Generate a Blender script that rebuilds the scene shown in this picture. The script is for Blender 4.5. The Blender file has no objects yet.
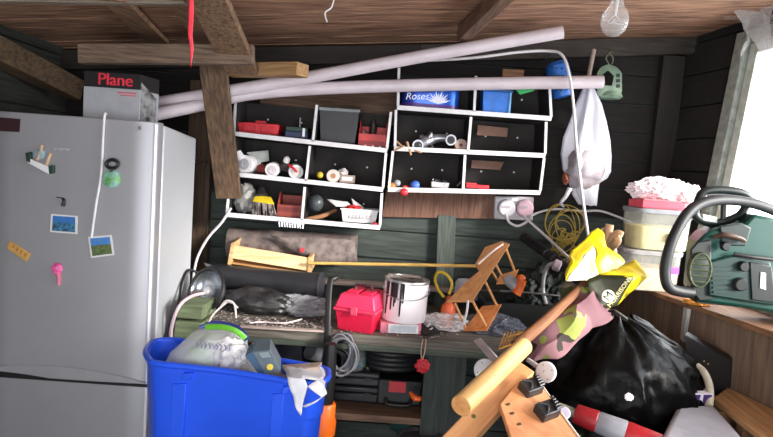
import bpy, bmesh, math, random
from mathutils import Vector as V, Matrix, noise
random.seed(7)
SC = bpy.context.scene
COL = SC.collection
F = 600.0
# ------------------------------------------------------------------ camera
PIT = math.atan(48/600.0); ROLL = math.radians(4.0)
CAM = V((0, 0, 1.5))
fw = V((0, math.cos(PIT), -math.sin(PIT)))
u0 = V((0, math.sin(PIT), math.cos(PIT))); r0 = V((1, 0, 0))
UP = u0*math.cos(ROLL) - r0*math.sin(ROLL)
RT = r0*math.cos(ROLL) + u0*math.sin(ROLL)
cd = bpy.data.cameras.new('camera'); cam = bpy.data.objects.new('camera', cd); COL.objects.link(cam)
m = Matrix((RT, UP, -fw)).transposed().to_4x4(); m.translation = CAM
cam.matrix_world = m
cd.sensor_width = 36; cd.lens = 36*F/773; cd.clip_start = .02
SC.camera = cam

def ray(px, py): return fw + RT*((px-386.5)/F) + UP*((218.5-py)/F)
def at(px, py, Y):
    d = ray(px, py); return CAM + d*(Y/d.y)
def atz(px, py, z):
    d = ray(px, py); return CAM + d*((z-CAM.z)/d.z)
def sz(px, Y): return px*Y/F

# ------------------------------------------------------------------ materials
def _nt(name):
    mt = bpy.data.materials.new(name); mt.use_nodes = True
    nt = mt.node_tree; b = nt.nodes['Principled BSDF']
    return mt, nt, b
def srgb(c):
    return tuple(((v/12.92) if v <= .04045 else ((v+.055)/1.055)**2.4) for v in c)
_MC = {}
def mat(c, rough=.6, metal=0, var=.12, scale=18, bump=0, spec=.5, c2=None, key=''):
    """c: 0..255 sRGB tuple. Slightly mottled surface."""
    k = (c, rough, metal, var, scale, bump, spec, c2, key)
    if k in _MC: return _MC[k]
    mt, nt, b = _nt('surface')
    L = srgb(tuple(v/255 for v in c))
    L2 = srgb(tuple(v/255 for v in c2)) if c2 else tuple(v*(1-var*2.2) for v in L)
    tc = nt.nodes.new('ShaderNodeTexCoord'); nz = nt.nodes.new('ShaderNodeTexNoise')
    nz.inputs['Scale'].default_value = scale; nz.inputs['Detail'].default_value = 6
    nt.links.new(tc.outputs['Object'], nz.inputs['Vector'])
    rp = nt.nodes.new('ShaderNodeValToRGB'); rp.color_ramp.elements[0].position = .35; rp.color_ramp.elements[1].position = .62
    rp.color_ramp.elements[0].color = (*L2, 1); rp.color_ramp.elements[1].color = (*L, 1)
    nt.links.new(nz.outputs['Fac'], rp.inputs['Fac']); nt.links.new(rp.outputs['Color'], b.inputs['Base Color'])
    b.inputs['Roughness'].default_value = rough; b.inputs['Metallic'].default_value = metal
    b.inputs['Specular IOR Level'].default_value = spec
    if bump:
        bp = nt.nodes.new('ShaderNodeBump'); bp.inputs['Strength'].default_value = bump; bp.inputs['Distance'].default_value = .01
        nt.links.new(nz.outputs['Fac'], bp.inputs['Height']); nt.links.new(bp.outputs['Normal'], b.inputs['Normal'])
    _MC[k] = mt; return mt
def wood(c, c2, axis=(1, 0, 0), scale=6, rough=.75, stretch=14, bump=.35, knots=False):
    """grain stretched along axis (world axes, object coords)"""
    k = ('w', c, c2, axis, scale, rough, stretch, bump)
    if k in _MC: return _MC[k]
    mt, nt, b = _nt('timber')
    L = srgb(tuple(v/255 for v in c)); L2 = srgb(tuple(v/255 for v in c2))
    tc = nt.nodes.new('ShaderNodeTexCoord'); mp = nt.nodes.new('ShaderNodeMapping')
    q = V(axis).normalized().rotation_difference(V((1, 0, 0)))
    mp.inputs['Rotation'].default_value = q.to_euler()
    mp2 = nt.nodes.new('ShaderNodeMapping'); mp2.inputs['Scale'].default_value = (1, stretch, stretch)
    nt.links.new(tc.outputs['Object'], mp.inputs['Vector']); nt.links.new(mp.outputs['Vector'], mp2.inputs['Vector'])
    nz = nt.nodes.new('ShaderNodeTexNoise'); nz.inputs['Scale'].default_value = scale; nz.inputs['Detail'].default_value = 8; nz.inputs['Distortion'].default_value = .6
    nt.links.new(mp2.outputs['Vector'], nz.inputs['Vector'])
    rp = nt.nodes.new('ShaderNodeValToRGB'); rp.color_ramp.elements[0].position = .33; rp.color_ramp.elements[1].position = .66
    rp.color_ramp.elements[0].color = (*L2, 1); rp.color_ramp.elements[1].color = (*L, 1)
    nt.links.new(nz.outputs['Fac'], rp.inputs['Fac']); nt.links.new(rp.outputs['Color'], b.inputs['Base Color'])
    b.inputs['Roughness'].default_value = rough
    bp = nt.nodes.new('ShaderNodeBump'); bp.inputs['Strength'].default_value = bump; bp.inputs['Distance'].default_value = .004
    nt.links.new(nz.outputs['Fac'], bp.inputs['Height']); nt.links.new(bp.outputs['Normal'], b.inputs['Normal'])
    _MC[k] = mt; return mt
def clear(c, alpha, rough=.2, key=''):
    """see-through plastic: part transparent, part glossy diffuse"""
    k = ('c', c, alpha, rough, key)
    if k in _MC: return _MC[k]
    mt, nt, b = _nt('clear_plastic')
    b.inputs['Base Color'].default_value = (*srgb(tuple(v/255 for v in c)), 1); b.inputs['Roughness'].default_value = rough
    tr = nt.nodes.new('ShaderNodeBsdfTransparent'); mx = nt.nodes.new('ShaderNodeMixShader')
    mx.inputs[0].default_value = alpha
    nt.links.new(tr.outputs[0], mx.inputs[1]); nt.links.new(b.outputs[0], mx.inputs[2])
    nt.links.new(mx.outputs[0], nt.nodes['Material Output'].inputs['Surface'])
    _MC[k] = mt; return mt
def glass(alpha=.08):
    mt, nt, b = _nt('window_glass')
    tr = nt.nodes.new('ShaderNodeBsdfTransparent'); gl = nt.nodes.new('ShaderNodeBsdfGlossy'); gl.inputs['Roughness'].default_value = .02
    mx = nt.nodes.new('ShaderNodeMixShader')
    mx.inputs[0].default_value = alpha; nt.links.new(tr.outputs[0], mx.inputs[1]); nt.links.new(gl.outputs[0], mx.inputs[2])
    nt.links.new(mx.outputs[0], nt.nodes['Material Output'].inputs['Surface'])
    return mt
def patches(cols, scale=14, rough=.8):
    mt, nt, b = _nt('printed_cloth')
    tc = nt.nodes.new('ShaderNodeTexCoord'); vo = nt.nodes.new('ShaderNodeTexVoronoi'); vo.inputs['Scale'].default_value = scale
    nz = nt.nodes.new('ShaderNodeTexNoise'); nz.inputs['Scale'].default_value = 9
    va = nt.nodes.new('ShaderNodeMixRGB'); va.inputs[0].default_value = .3
    nt.links.new(tc.outputs['Object'], nz.inputs['Vector']); nt.links.new(tc.outputs['Object'], va.inputs[1]); nt.links.new(nz.outputs['Color'], va.inputs[2])
    nt.links.new(va.outputs[0], vo.inputs['Vector'])
    sp = nt.nodes.new('ShaderNodeSeparateColor'); nt.links.new(vo.outputs['Color'], sp.inputs[0])
    rp = nt.nodes.new('ShaderNodeValToRGB'); rp.color_ramp.interpolation = 'CONSTANT'
    e = rp.color_ramp.elements
    for i, c in enumerate(cols):
        x = e[i] if i < 2 else e.new(i/len(cols))
        x.position = i/len(cols); x.color = (*srgb(tuple(v/255 for v in c)), 1)
    nt.links.new(sp.outputs[0], rp.inputs['Fac']); nt.links.new(rp.outputs['Color'], b.inputs['Base Color'])
    b.inputs['Roughness'].default_value = rough
    return mt

# ------------------------------------------------------------------ mesh builder
def basis(axis):
    a = V(axis).normalized(); t = V((0, 0, 1)) if abs(a.z) < .9 else V((1, 0, 0))
    u = a.cross(t).normalized(); return a, u, a.cross(u).normalized()
def curve(pts, n=8, closed=False):
    pts = [V(p) for p in pts]; out = []; N = len(pts)
    if N < 3: return pts
    for i in range(N if closed else N-1):
        if closed: p = [pts[(i+k-1) % N] for k in range(4)]
        else: p = [pts[max(0, min(N-1, i+k-1))] for k in range(4)]
        for j in range(n):
            t = j/n
            out.append(.5*((2*p[1]) + (p[2]-p[0])*t + (2*p[0]-5*p[1]+4*p[2]-p[3])*t*t + (3*p[1]-p[0]-3*p[2]+p[3])*t**3))
    if not closed: out.append(pts[-1])
    return out
class MB:
    def __init__(s): s.bm = bmesh.new()
    def face(s, vs, smooth=False):
        try:
            f = s.bm.faces.new(vs); f.smooth = smooth
        except ValueError: pass
    def box(s, c, size, rot=None):
        c = V(c); h = V(size)*.5; R = rot or Matrix.Identity(3)
        v = [s.bm.verts.new(c + R @ V((x*h.x, y*h.y, z*h.z))) for x in (-1, 1) for y in (-1, 1) for z in (-1, 1)]
        for q in ((0, 1, 3, 2), (4, 6, 7, 5), (0, 4, 5, 1), (2, 3, 7, 6), (0, 2, 6, 4), (1, 5, 7, 3)): s.face([v[i] for i in q])
        return s
    def prism(s, poly, ext):
        ext = V(ext); a = [s.bm.verts.new(V(p)) for p in poly]; b = [s.bm.verts.new(V(p)+ext) for p in poly]; n = len(a)
        s.face(a); s.face(b[::-1])
        for i in range(n): s.face([a[i], b[i], b[(i+1) % n], a[(i+1) % n]])
        return s
    def loft(s, rings, cap=True, smooth=True):
        R = [[s.bm.verts.new(V(p)) for p in r] for r in rings]; n = len(R[0])
        for a, b in zip(R, R[1:]):
            for i in range(n): s.face([a[i], a[(i+1) % n], b[(i+1) % n], b[i]], smooth)
        if cap:
            s.face(R[0][::-1]); s.face(R[-1])
        return s
    def tube(s, path, r, n=10, closed=False, sm=6, flat=1.0):
        if sm and len(path) > 2: 
            k = len(path); P = curve(path, sm, closed)
            if isinstance(r, (list, tuple)):
                rr = []
                for i in range(len(P)):
                    t = i/max(1, len(P)-1)*(k-1); j = min(int(t), k-2); rr.append(r[j]+(r[j+1]-r[j])*(t-j))
                r = rr
        else: P = [V(p) for p in path]
        N = len(P); rings = []; prev = None
        for i, p in enumerate(P):
            d = (P[(i+1) % N]-P[i-1]) if closed else (P[min(i+1, N-1)]-P[max(i-1, 0)])
            if d.length < 1e-9: d = V((0, 0, 1))
            d.normalize()
            if prev is None: _, u, w = basis(d)
            else:
                u = prev - d*prev.dot(d); u.normalize(); w = d.cross(u)
            prev = u; rad = r[i] if isinstance(r, (list, tuple)) else r
            rings.append([p + (u*math.cos(a) + w*math.sin(a)*flat)*rad for a in [2*math.pi*k/n for k in range(n)]])
        if closed:
            R = [[s.bm.verts.new(p) for p in q] for q in rings]
            for i in range(N):
                a, b = R[i], R[(i+1) % N]
                for k in range(n): s.face([a[k], a[(k+1) % n], b[(k+1) % n], b[k]], True)
        else: s.loft(rings)
        return s
    def cyl(s, p0, p1, r, r1=None, n=24):
        return s.tube([p0, p1], [r, r if r1 is None else r1], n, sm=0)
    def lathe(s, base, axis, prof, n=28, cap=True):
        a, u, w = basis(axis); base = V(base)
        return s.loft([[base + a*h + (u*math.cos(t)+w*math.sin(t))*max(r, 1e-4) for t in [2*math.pi*k/n for k in range(n)]] for r, h in prof], cap)
    def blob(s, c, rad, seed=0, amp=.1, freq=3, sub=4, ridge=0, rfreq=5, rot=None, flatb=None, pw=1):
        t = bmesh.new(); bmesh.ops.create_icosphere(t, subdivisions=sub, radius=1)
        c = V(c); rad = V(rad); mp = {}; o = V((seed*7.3, seed*3.1, seed*1.7))
        for v in t.verts:
            d = v.co.normalized(); 
            if pw != 1: d = V([math.copysign(abs(q)**pw, q) for q in d])
            k = 1 + amp*noise.noise(d*freq+o)
            if ridge: k += ridge*(.5-abs(noise.noise(d*rfreq+o*2)))*1.6 + ridge*.5*(.5-abs(noise.noise(d*rfreq*2.3+o)))
            p = V((d.x*rad.x, d.y*rad.y, d.z*rad.z))*k
            if flatb is not None and p.z < -flatb*rad.z: p.z = -flatb*rad.z
            mp[v] = s.bm.verts.new(c + (rot @ p if rot else p))
        for f in t.faces: s.face([mp[v] for v in f.verts], True)
        t.free(); return s
    def sheet(s, pts, faces, cuts=3, amp=.004, freq=20, seed=0, smooth=True):
        t = bmesh.new(); vs = [t.verts.new(V(p)) for p in pts]
        for f in faces: t.faces.new([vs[i] for i in f])
        if cuts:
            bmesh.ops.triangulate(t, faces=t.faces[:])
            bmesh.ops.subdivide_edges(t, edges=t.edges[:], cuts=cuts, use_grid_fill=True)
        mp = {}; o = V((seed*5.1, seed, 2.2))
        for v in t.verts:
            mp[v] = s.bm.verts.new(v.co + V((noise.noise(v.co*freq+o), noise.noise(v.co*freq+o*2+V((9, 0, 0))), noise.noise(v.co*freq+o*3)))*amp)
        for f in t.faces: s.face([mp[v] for v in f.verts], smooth)
        t.free(); return s
    def build(s, name, mt, parent=None, bevel=0, solid=0, sub=0, sharp=38, soffset=0):
        bmesh.ops.remove_doubles(s.bm, verts=s.bm.verts[:], dist=1e-6)
        bmesh.ops.recalc_face_normals(s.bm, faces=s.bm.faces[:])
        if parent is None:
            co = [v.co for v in s.bm.verts]
            o = V(((min(c.x for c in co)+max(c.x for c in co))/2, (min(c.y for c in co)+max(c.y for c in co))/2, min(c.z for c in co)))
        else:
            o = V((0, 0, 0)); q = parent
            while q: o += q.location; q = q.parent
        for v in s.bm.verts: v.co -= o
        me = bpy.data.meshes.new(name); s.bm.to_mesh(me); s.bm.free()
        me.set_sharp_from_angle(angle=math.radians(sharp))
        ob = bpy.data.objects.new(name, me); COL.objects.link(ob); me.materials.append(mt)
        if parent: ob.parent = parent
        else: ob.location = o
        if solid:
            q = ob.modifiers.new('thickness', 'SOLIDIFY'); q.thickness = solid; q.offset = soffset
        if bevel:
            q = ob.modifiers.new('bevel', 'BEVEL'); q.width = bevel; q.segments = 2; q.limit_method = 'ANGLE'; q.angle_limit = math.radians(40)
        if sub:
            q = ob.modifiers.new('subsurf', 'SUBSURF'); q.levels = sub; q.render_levels = sub
        return ob
def tag(o, label, cat, group=None):
    o['label'] = label; o['category'] = cat
    if group: o['group'] = group
    return o
def T(name, label, cat, loc, group=None):
    o = bpy.data.objects.new(name, None); COL.objects.link(o); o.location = V(loc); o.empty_display_size = .05
    return tag(o, label, cat, group)
def one(name, label, cat, mb, mt, group=None, **k):
    return tag(mb.build(name, mt, None, **k), label, cat, group)
def struct(name, mb, mt, parent=None, **k):
    o = mb.build(name, mt, parent, **k)
    if parent is None: o['kind'] = 'structure'
    return o
def text(s, size, org, ux, uz, mt, parent, name='lettering', align='CENTER', shear=0, bold=0):
    cu = bpy.data.curves.new('t', 'FONT'); cu.body = s; cu.size = size; cu.align_x = align; cu.align_y = 'CENTER'; cu.shear = shear
    to = bpy.data.objects.new('t', cu); COL.objects.link(to)
    bpy.context.view_layer.update()
    me = bpy.data.meshes.new_from_object(to.evaluated_get(bpy.context.evaluated_depsgraph_get()))
    bpy.data.objects.remove(to); bpy.data.curves.remove(cu)
    o = V((0, 0, 0)); q = parent
    while q: o += q.location; q = q.parent
    ux = V(ux).normalized(); uz = V(uz).normalized()
    for v in me.vertices: v.co = V(org) + ux*v.co.x + uz*v.co.y - o
    if bold:
        bt = bmesh.new(); bt.from_mesh(me); g_ = bmesh.ops.duplicate(bt, geom=bt.verts[:]+bt.edges[:]+bt.faces[:])
        for v in g_['geom']:
            if isinstance(v, bmesh.types.BMVert): v.co += ux*bold - (ux.cross(uz))*-.0003
        bt.to_mesh(me); bt.free()
    me.materials.clear(); me.materials.append(mt)
    ob = bpy.data.objects.new(name, me); COL.objects.link(ob); ob.parent = parent
    return ob
def rz(a): return Matrix.Rotation(math.radians(a), 3, 'Z')
def ry(a): return Matrix.Rotation(math.radians(a), 3, 'Y')
def rx(a): return Matrix.Rotation(math.radians(a), 3, 'X')
def pquad(pix, Y): return [at(x, y, Y if not isinstance(Y, (list, tuple)) else Y[i]) for i, (x, y) in enumerate(pix)]
def pbox(mb, x0, y0, x1, y1, Y, d, rot=None):
    """upright box whose front face spans these pixels at depth Y, d deep"""
    xc = (x0+x1)/2; b = at(xc, y1, Y); w = sz(x1-x0, Y); h = sz(y1-y0, Y)
    return mb.box(b + V((0, d/2, h/2)), (w, d, h), rot)
# ------------------------------------------------------------------ palette
WHITE = mat((232, 230, 232), .5, var=.05); BLACK = mat((24, 24, 26), .5, var=.1); DARK = mat((40, 38, 40), .65, var=.15)
GREY = mat((128, 128, 132), .5); STEEL = mat((170, 170, 176), .3, .9, .06); CHROME = mat((215, 215, 220), .15, 1, .03)
RED = mat((214, 34, 48), .45, var=.08); ORANGE = mat((236, 100, 30), .45, var=.08); BLUE = mat((34, 84, 200), .45, var=.08)
YELLOW = mat((235, 205, 30), .5, var=.06); CREAM = mat((222, 214, 190), .6)
CABLE = mat((220, 216, 218), .5, var=.05); BLACKGLOSS = mat((16, 16, 18), .22, var=.1)
PVC = mat((212, 200, 206), .42, var=.06, scale=9)
CARD = mat((150, 118, 88), .85); PAPER = mat((226, 224, 222), .8, var=.05)
CHIP = wood((214, 178, 128), (176, 134, 86))
OLDWOOD = wood((140, 112, 84), (88, 68, 50), (1, 0, 0)); GREYWOOD = wood((128, 106, 88), (84, 66, 54), (1, 0, 0), scale=8)
def wd(axis, c=(140, 112, 84), c2=(86, 66, 48), scale=6): return wood(c, c2, tuple(round(v, 2) for v in V(axis).normalized()), scale)

# ------------------------------------------------------------------ shed shell
YB = 3.12; ZC = 2.3
def cz_(x): return 2.145+.085*x   # the roof falls to the left
CT = math.atan(.085)
def onceil(px, py, off=0):
    d = ray(px, py); t = (2.145-off-CAM.z)/(d.z-.085*d.x); p = CAM+d*t
    if p.y > YB-.07: p = at(px, py, YB-.07); p.z = cz_(p.x)-off
    return p
def wallx(Y, z=1.5): return 1.40 + .20*(YB-Y) + .09*(z-1.5)
# back wall: horizontal boards
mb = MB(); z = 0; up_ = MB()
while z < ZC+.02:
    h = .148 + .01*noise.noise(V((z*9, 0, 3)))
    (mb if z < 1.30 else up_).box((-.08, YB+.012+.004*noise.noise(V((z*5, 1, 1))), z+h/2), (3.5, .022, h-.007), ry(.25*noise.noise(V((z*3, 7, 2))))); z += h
mb.box((-.08, YB+.035, ZC/2), (3.5, .02, ZC+.1))
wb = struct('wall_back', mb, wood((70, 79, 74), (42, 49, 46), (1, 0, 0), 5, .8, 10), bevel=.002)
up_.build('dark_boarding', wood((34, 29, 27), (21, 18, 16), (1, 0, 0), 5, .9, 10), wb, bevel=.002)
# left wall
mb = MB(); z = 0
while z < ZC+.02:
    mb.box((-1.70, 1.16, z+.07), (.022, 3.98, .133)); z += .14
mb.box((-1.725, 1.16, ZC/2), (.02, 4.0, ZC+.1))
struct('wall_left', mb, wood((58, 60, 52), (34, 35, 31), (0, 1, 0), 5, .85))
# right wall around a window opening; leans out a little and runs slightly skew
WZ0, WZ1, WY0, WY1 = 1.08, 2.17, .70, 2.70
def wq(y0, y1, z0, z1, mb, t=.03, off=0):
    p = [V((wallx(y0, z0)+off, y0, z0)), V((wallx(y1, z0)+off, y1, z0)), V((wallx(y1, z1)+off, y1, z1)), V((wallx(y0, z1)+off, y0, z1))]
    return mb.prism(p, (t, .2*t, 0))
mb = MB(); zs = [0]
while zs[-1] < ZC: zs.append(zs[-1]+.16)
for a in zs:
    b = a+.152
    if b <= WZ0 or a >= WZ1: wq(-.85, YB, a, b, mb)
    else:
        lo = max(a, 0); 
        wq(-.85, WY0, a, b, mb); wq(WY1, YB, a, b, mb)
        if a < WZ0: wq(WY0, WY1, a, WZ0, mb)
        if b > WZ1: wq(WY0, WY1, WZ1, b, mb)
for y0, y1, z0, z1 in ((-.85, WY0, 0, ZC+.05), (WY1, YB, 0, ZC+.05), (WY0, WY1, 0, WZ0), (WY0, WY1, WZ1, ZC+.05)): wq(y0, y1, z0, z1, mb, .02, .032)
struct('wall_right', mb, wood((32, 28, 26), (20, 18, 16), (0, 1, 0), 5, .9))
# front wall with the open doorway behind the viewer
mb = MB(); mb.box((-1.35, -.86, 1.1), (.7, .03, 2.2)); mb.box((1.65, -.86, 1.1), (1.3, .03, 2.2)); mb.box((.0, -.86, 2.13), (2.1, .03, .14))
struct('wall_front', mb, OLDWOOD)
mb = MB(); mb.box((.2, 1.12, -.02), (4.2, 4.1, .04)); struct('floor', mb, mat((86, 76, 66), .9, scale=6))
# ceiling boards run side to side
mb = MB(); y = -.87; k = 0
while y < YB+.04:
    mb.box((.2, y+.07, cz_(.2)+.012+.006*noise.noise(V((y*6, 0, 0)))), (4.2, .134, .022), Matrix.Rotation(-CT, 3, 'Y')); y += .141
mb.box((.2, 1.12, cz_(.2)+.045), (4.2, 4.1, .02), Matrix.Rotation(-CT, 3, 'Y'))
struct('ceiling', mb, wood((176, 134, 106), (98, 68, 52), (1, 0, 0), 4, .8, 12, .6))
# studs, rails and rafters of the shed
GS = wood((88, 97, 91), (60, 67, 63), (0, 0, 1), 6)
n = [0]
def trim(mb, mt, **k):
    n[0] += 1; return struct('trim_%d' % n[0], mb, mt, **k)
a, b = at(447, 222, YB-.03), at(438, 310, YB-.03)
trim(MB().prism([at(438, 215, YB-.035), at(456, 216, YB-.035), at(452, 312, YB-.035), at(434, 310, YB-.035)], (0, .034, 0)), GS, bevel=.003)
trim(MB().prism([at(664, 55, YB-.05), at(686, 56, YB-.05), at(660, 300, YB-.05), at(636, 300, YB-.05)], (0, .049, 0)), wood((40, 35, 32), (26, 23, 21), (0, 0, 1)), bevel=.003)
trim(MB().prism([at(190, 80, YB-.05), at(213, 80, YB-.05), at(204, 330, YB-.05), at(180, 330, YB-.05)], (0, .049, 0)), wood((96, 74, 56), (60, 46, 36), (0, 0, 1)), bevel=.003)
# wall plate along the back wall head
trim(MB().prism([at(420, 44, YB-.06), at(740, 34, YB-.06), at(740, 52, YB-.06), at(420, 62, YB-.06)], (0, .058, 0)), wood((66, 57, 50), (42, 36, 32), (1, 0, 0)), bevel=.004)
trim(MB().prism([at(-60, 52, YB-.06), at(420, 44, YB-.06), at(420, 62, YB-.06), at(-60, 72, YB-.06)], (0, .058, 0)), wood((46, 38, 33), (28, 23, 20), (1, 0, 0)), bevel=.004)
# rafters
def rafter(p0, p1, w, h, mt):
    d = (p1-p0); u = d.cross(V((0, 0, 1))).normalized()*w/2
    return trim(MB().prism([p0-u, p0+u, p1+u, p1-u], (0, 0, h)), mt, bevel=.004)
rafter(onceil(514, -6, .075), onceil(462, 42, .075), .05, .07, wd((0, 1, 0), (128, 96, 76), (80, 58, 46)))
for (x0, y0, x1, y1, w) in ((112, 0, 158, 44, .10), (172, -4, 205, 42, .085)):
    rafter(onceil(x0, y0, .03), onceil(x1, y1, .03), w, .022, wd((.3, 1, 0), (156, 120, 92), (100, 74, 56)))
# window in the right wall
FR = mat((196, 204, 194), .6, var=.12, scale=30)
wf = MB()
wq(WY1-.006, WY1+.055, WZ0-.05, WZ1+.05, wf, .05, -.03)
wq(WY0-.055, WY0+.006, WZ0-.05, WZ1+.05, wf, .05, -.03)
wq(WY0, WY1, WZ0-.05, WZ0+.006, wf, .05, -.03); wq(WY0, WY1, WZ1-.006, WZ1+.05, wf, .05, -.03)
win = struct('window_1', wf, mat((150, 156, 148), .7, var=.15, scale=30), bevel=.004)
sf = MB()
wq(WY1-.052, WY1-.008, WZ0+.008, WZ1-.008, sf, .03, -.005); wq(WY0+.008, WY0+.05, WZ0+.008, WZ1-.008, sf, .03, -.005)
wq(WY0+.05, WY1-.05, WZ0+.008, WZ0+.05, sf, .03, -.005); wq(WY0+.05, WY1-.05, WZ1-.05, WZ1-.008, sf, .03, -.005)
struct('window_sash', sf, FR, win, bevel=.003)
g = MB(); wq(WY0+.04, WY1-.04, WZ0+.04, WZ1-.04, g, .004, .008); struct('window_pane', g, glass(), win)
# dusty cobweb in the window head corner
mb = MB()
c = V((wallx(2.5, 2.12)-.05, 2.5, 2.10))
for k in range(5):
    y_ = 2.66-.13*k; wx = wallx(y_, 2.1); r_ = lambda s_: V((random.uniform(-s_, s_), random.uniform(-s_, s_), random.uniform(-s_, s_)))
    mb.sheet([V((wx-.20, y_, cz_(wx-.2)-.004))+r_(.02)*V((1, 1, 0)).length*.5, V((wx-.02, y_+.02, cz_(wx)-.004)), V((wallx(y_, 2.0)-.035, y_-.02, 2.06))+r_(.02), V((wx-.10, y_-.1, cz_(wx)-.05))+r_(.02)], [(0, 1, 2, 3)], 4, .03, 14, k)
for k in range(40):
    a0 = V((wallx(2.62, 2.1)-.02-random.random()*.12, 2.60-random.random()*.5, cz_(1.4)-.012)); a1 = V((wallx(2.2, 2.0)-.045, 2.2+random.random()*.4, 2.04+random.random()*.1))
    mid = (a0+a1)/2 - V((.02, 0, .02+random.random()*.05))
    mb.tube([a0, mid, a1], .0009, 4, sm=4)
o = one('cobweb', 'grey dusty cobweb hanging in the upper corner above the window', 'cobweb', mb, clear((190, 186, 184), .3, .95)); o['kind'] = 'stuff'

# ------------------------------------------------------------------ overhead timbers
def timber(name, label, p0, p1, w, h, mt, cat='timber', up=(0, 0, 1)):
    d = (p1-p0).normalized(); u = V(up); s_ = d.cross(u).normalized(); t = s_.cross(d).normalized()
    q = [p0+s_*w/2+t*h/2, p0-s_*w/2+t*h/2, p0-s_*w/2-t*h/2, p0+s_*w/2-t*h/2]
    return one(name, label, cat, MB().prism(q, p1-p0), mt, bevel=.004)
timber('timber_beam', 'weathered horizontal timber beam over the cardboard tool box on the fridge', at(80, 54, 2.46), at(254, 55, 2.46), .045, .078, GREYWOOD)
timber('timber_offcut', 'pale square cut timber end poking out beside the shelf tops', at(228, 70, 2.72), at(303, 70, 2.52), .08, .055, wd((1, -.5, 0), (176, 140, 96), (140, 104, 66)))
timber('roof_brace', 'wide diagonal brown roof board at upper left, behind the red ribbon', at(206, -6, 2.10), at(243, 72, 2.6), .03, .14, wd((.4, .1, -.8), (140, 110, 84), (84, 62, 46)), up=(1, 0, 0))
timber('wall_brace', 'slanting brown board running down between fridge and white shelves', at(213, 64, 2.66), at(229, 198, 2.85), .025, .12, wd((.1, .1, -1), (118, 92, 68), (72, 54, 40)), up=(1, 0, 0))
timber('round_log', 'old round bark log along the left wall above fridge', at(-40, 32, 2.35), at(74, 90, 2.95), .1, .1, wd((.6, .6, 0), (104, 82, 58), (58, 44, 32)), 'log')
timber('ceiling_batten', 'thin grey batten under the ceiling at the very top edge', at(-30, -2, 2.2), at(186, 1, 2.2), .04, .03, wd((1, 0, 0), (150, 136, 120), (110, 98, 86)))
def pipe(name, label, pts, r):
    t = curve(pts, 8); 
    mb = MB(); mb.tube(t, r, 24, sm=0)
    o = T(name, label, 'pipe', pts[0]); o1 = mb.build('pipe_body', PVC, o)
    d = (t[-1]-t[-2]).normalized(); MB().lathe(t[-1]+d*.0005, d, [(r*.86, 0), (r*.86, .0006)]).build('pipe_mouth', mat((120, 112, 116), .8), o)
    return o
pipe('waste_pipe', 'upper white plastic pipe rising steeply to the right over the shelves', [at(152, 104, 2.74), at(300, 79, 2.76), at(430, 55, 2.72), at(563, 32, 2.64)], .028)
pipe('waste_pipe', 'lower white plastic pipe lying nearly level across shelf tops', [at(152, 115, 2.66), at(206, 104, 2.755), at(250, 94, 2.785), at(330, 88, 2.79), at(470, 84, 2.78), at(603, 82, 2.74)], .0285)
# red ribbon
mb = MB(); p = [V((at(190, -4, 2.0).x, 2.0, cz_(at(190, -4, 2.0).x))), at(191, 15, 2.0), at(190, 35, 2.0), at(191.5, 50, 2.0), at(191, 69, 2.0)]
mb.sheet([p[0]-V((.007, 0, 0)), p[0]+V((.007, 0, 0)), p[1]+V((.007, .006, 0)), p[1]-V((.007, .002, 0)), p[2]+V((.008, 0, 0)), p[2]-V((.006, .004, 0)), p[3]+V((.004, .005, 0)), p[3]-V((.006, 0, 0)), p[4]], [(0, 1, 2, 3), (3, 2, 4, 5), (5, 4, 6, 7), (7, 6, 8)], 2, .002)
one('hanging_ribbon', 'bright red ribbon tape hanging from the ceiling', 'ribbon', mb, mat((236, 50, 70), .5), solid=.001)
one('hanging_hook', 'small bent white wire hook under the ceiling boards', 'hook', MB().tube([V((at(334, 2, 2.3).x, 2.3, cz_(at(334, 2, 2.3).x))), at(333, 3, 2.3), at(331, 8, 2.3), at(325, 13, 2.3), at(327, 22, 2.3)], .003, 8), CABLE)
# bulb
o = T('light_bulb', 'clear glass light bulb hanging unlit from the ceiling', 'light bulb', at(615, 12, 2.0)); c = at(614.5, 22, 2.0); ax = V((.04, 0, 1))
MB().lathe(c, ax, [(.001, -.047), (.018, -.044), (.033, -.031), (.042, -.012), (.045, .006), (.041, .024), (.033, .038), (.024, .052), (.019, .065), (.018, .08)], cap=False).build('glass_envelope', clear((225, 228, 230), .22, .04), o)
MB().lathe(c+ax*.078, ax, [(.0185, 0), (.02, .004), (.02, .025), (.018, .03)]).build('metal_cap', STEEL, o)
fm = MB(); fm.cyl(c+ax*.075, c+ax*.02, .006, .004, 10); fm.tube([c+V((-.004, 0, .02)), c+V((-.02, 0, .0)), c+V((-.012, 0, -.006)), c+V((0, .004, 0)), c+V((.012, 0, -.006)), c+V((.02, 0, 0)), c+V((.004, 0, .02))], .0012, 6); fm.build('filament_mount', clear((235, 235, 235), .6), o)
hb = MB(); hb.lathe(c+ax*.105, ax, [(.021, 0), (.024, .006), (.024, .05), (.012, .06)]); hb.cyl(c+ax*.16, V((c.x+.012, c.y, cz_(c.x))), .004, n=8); hb.build('bulb_holder', BLACK, o)

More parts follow.
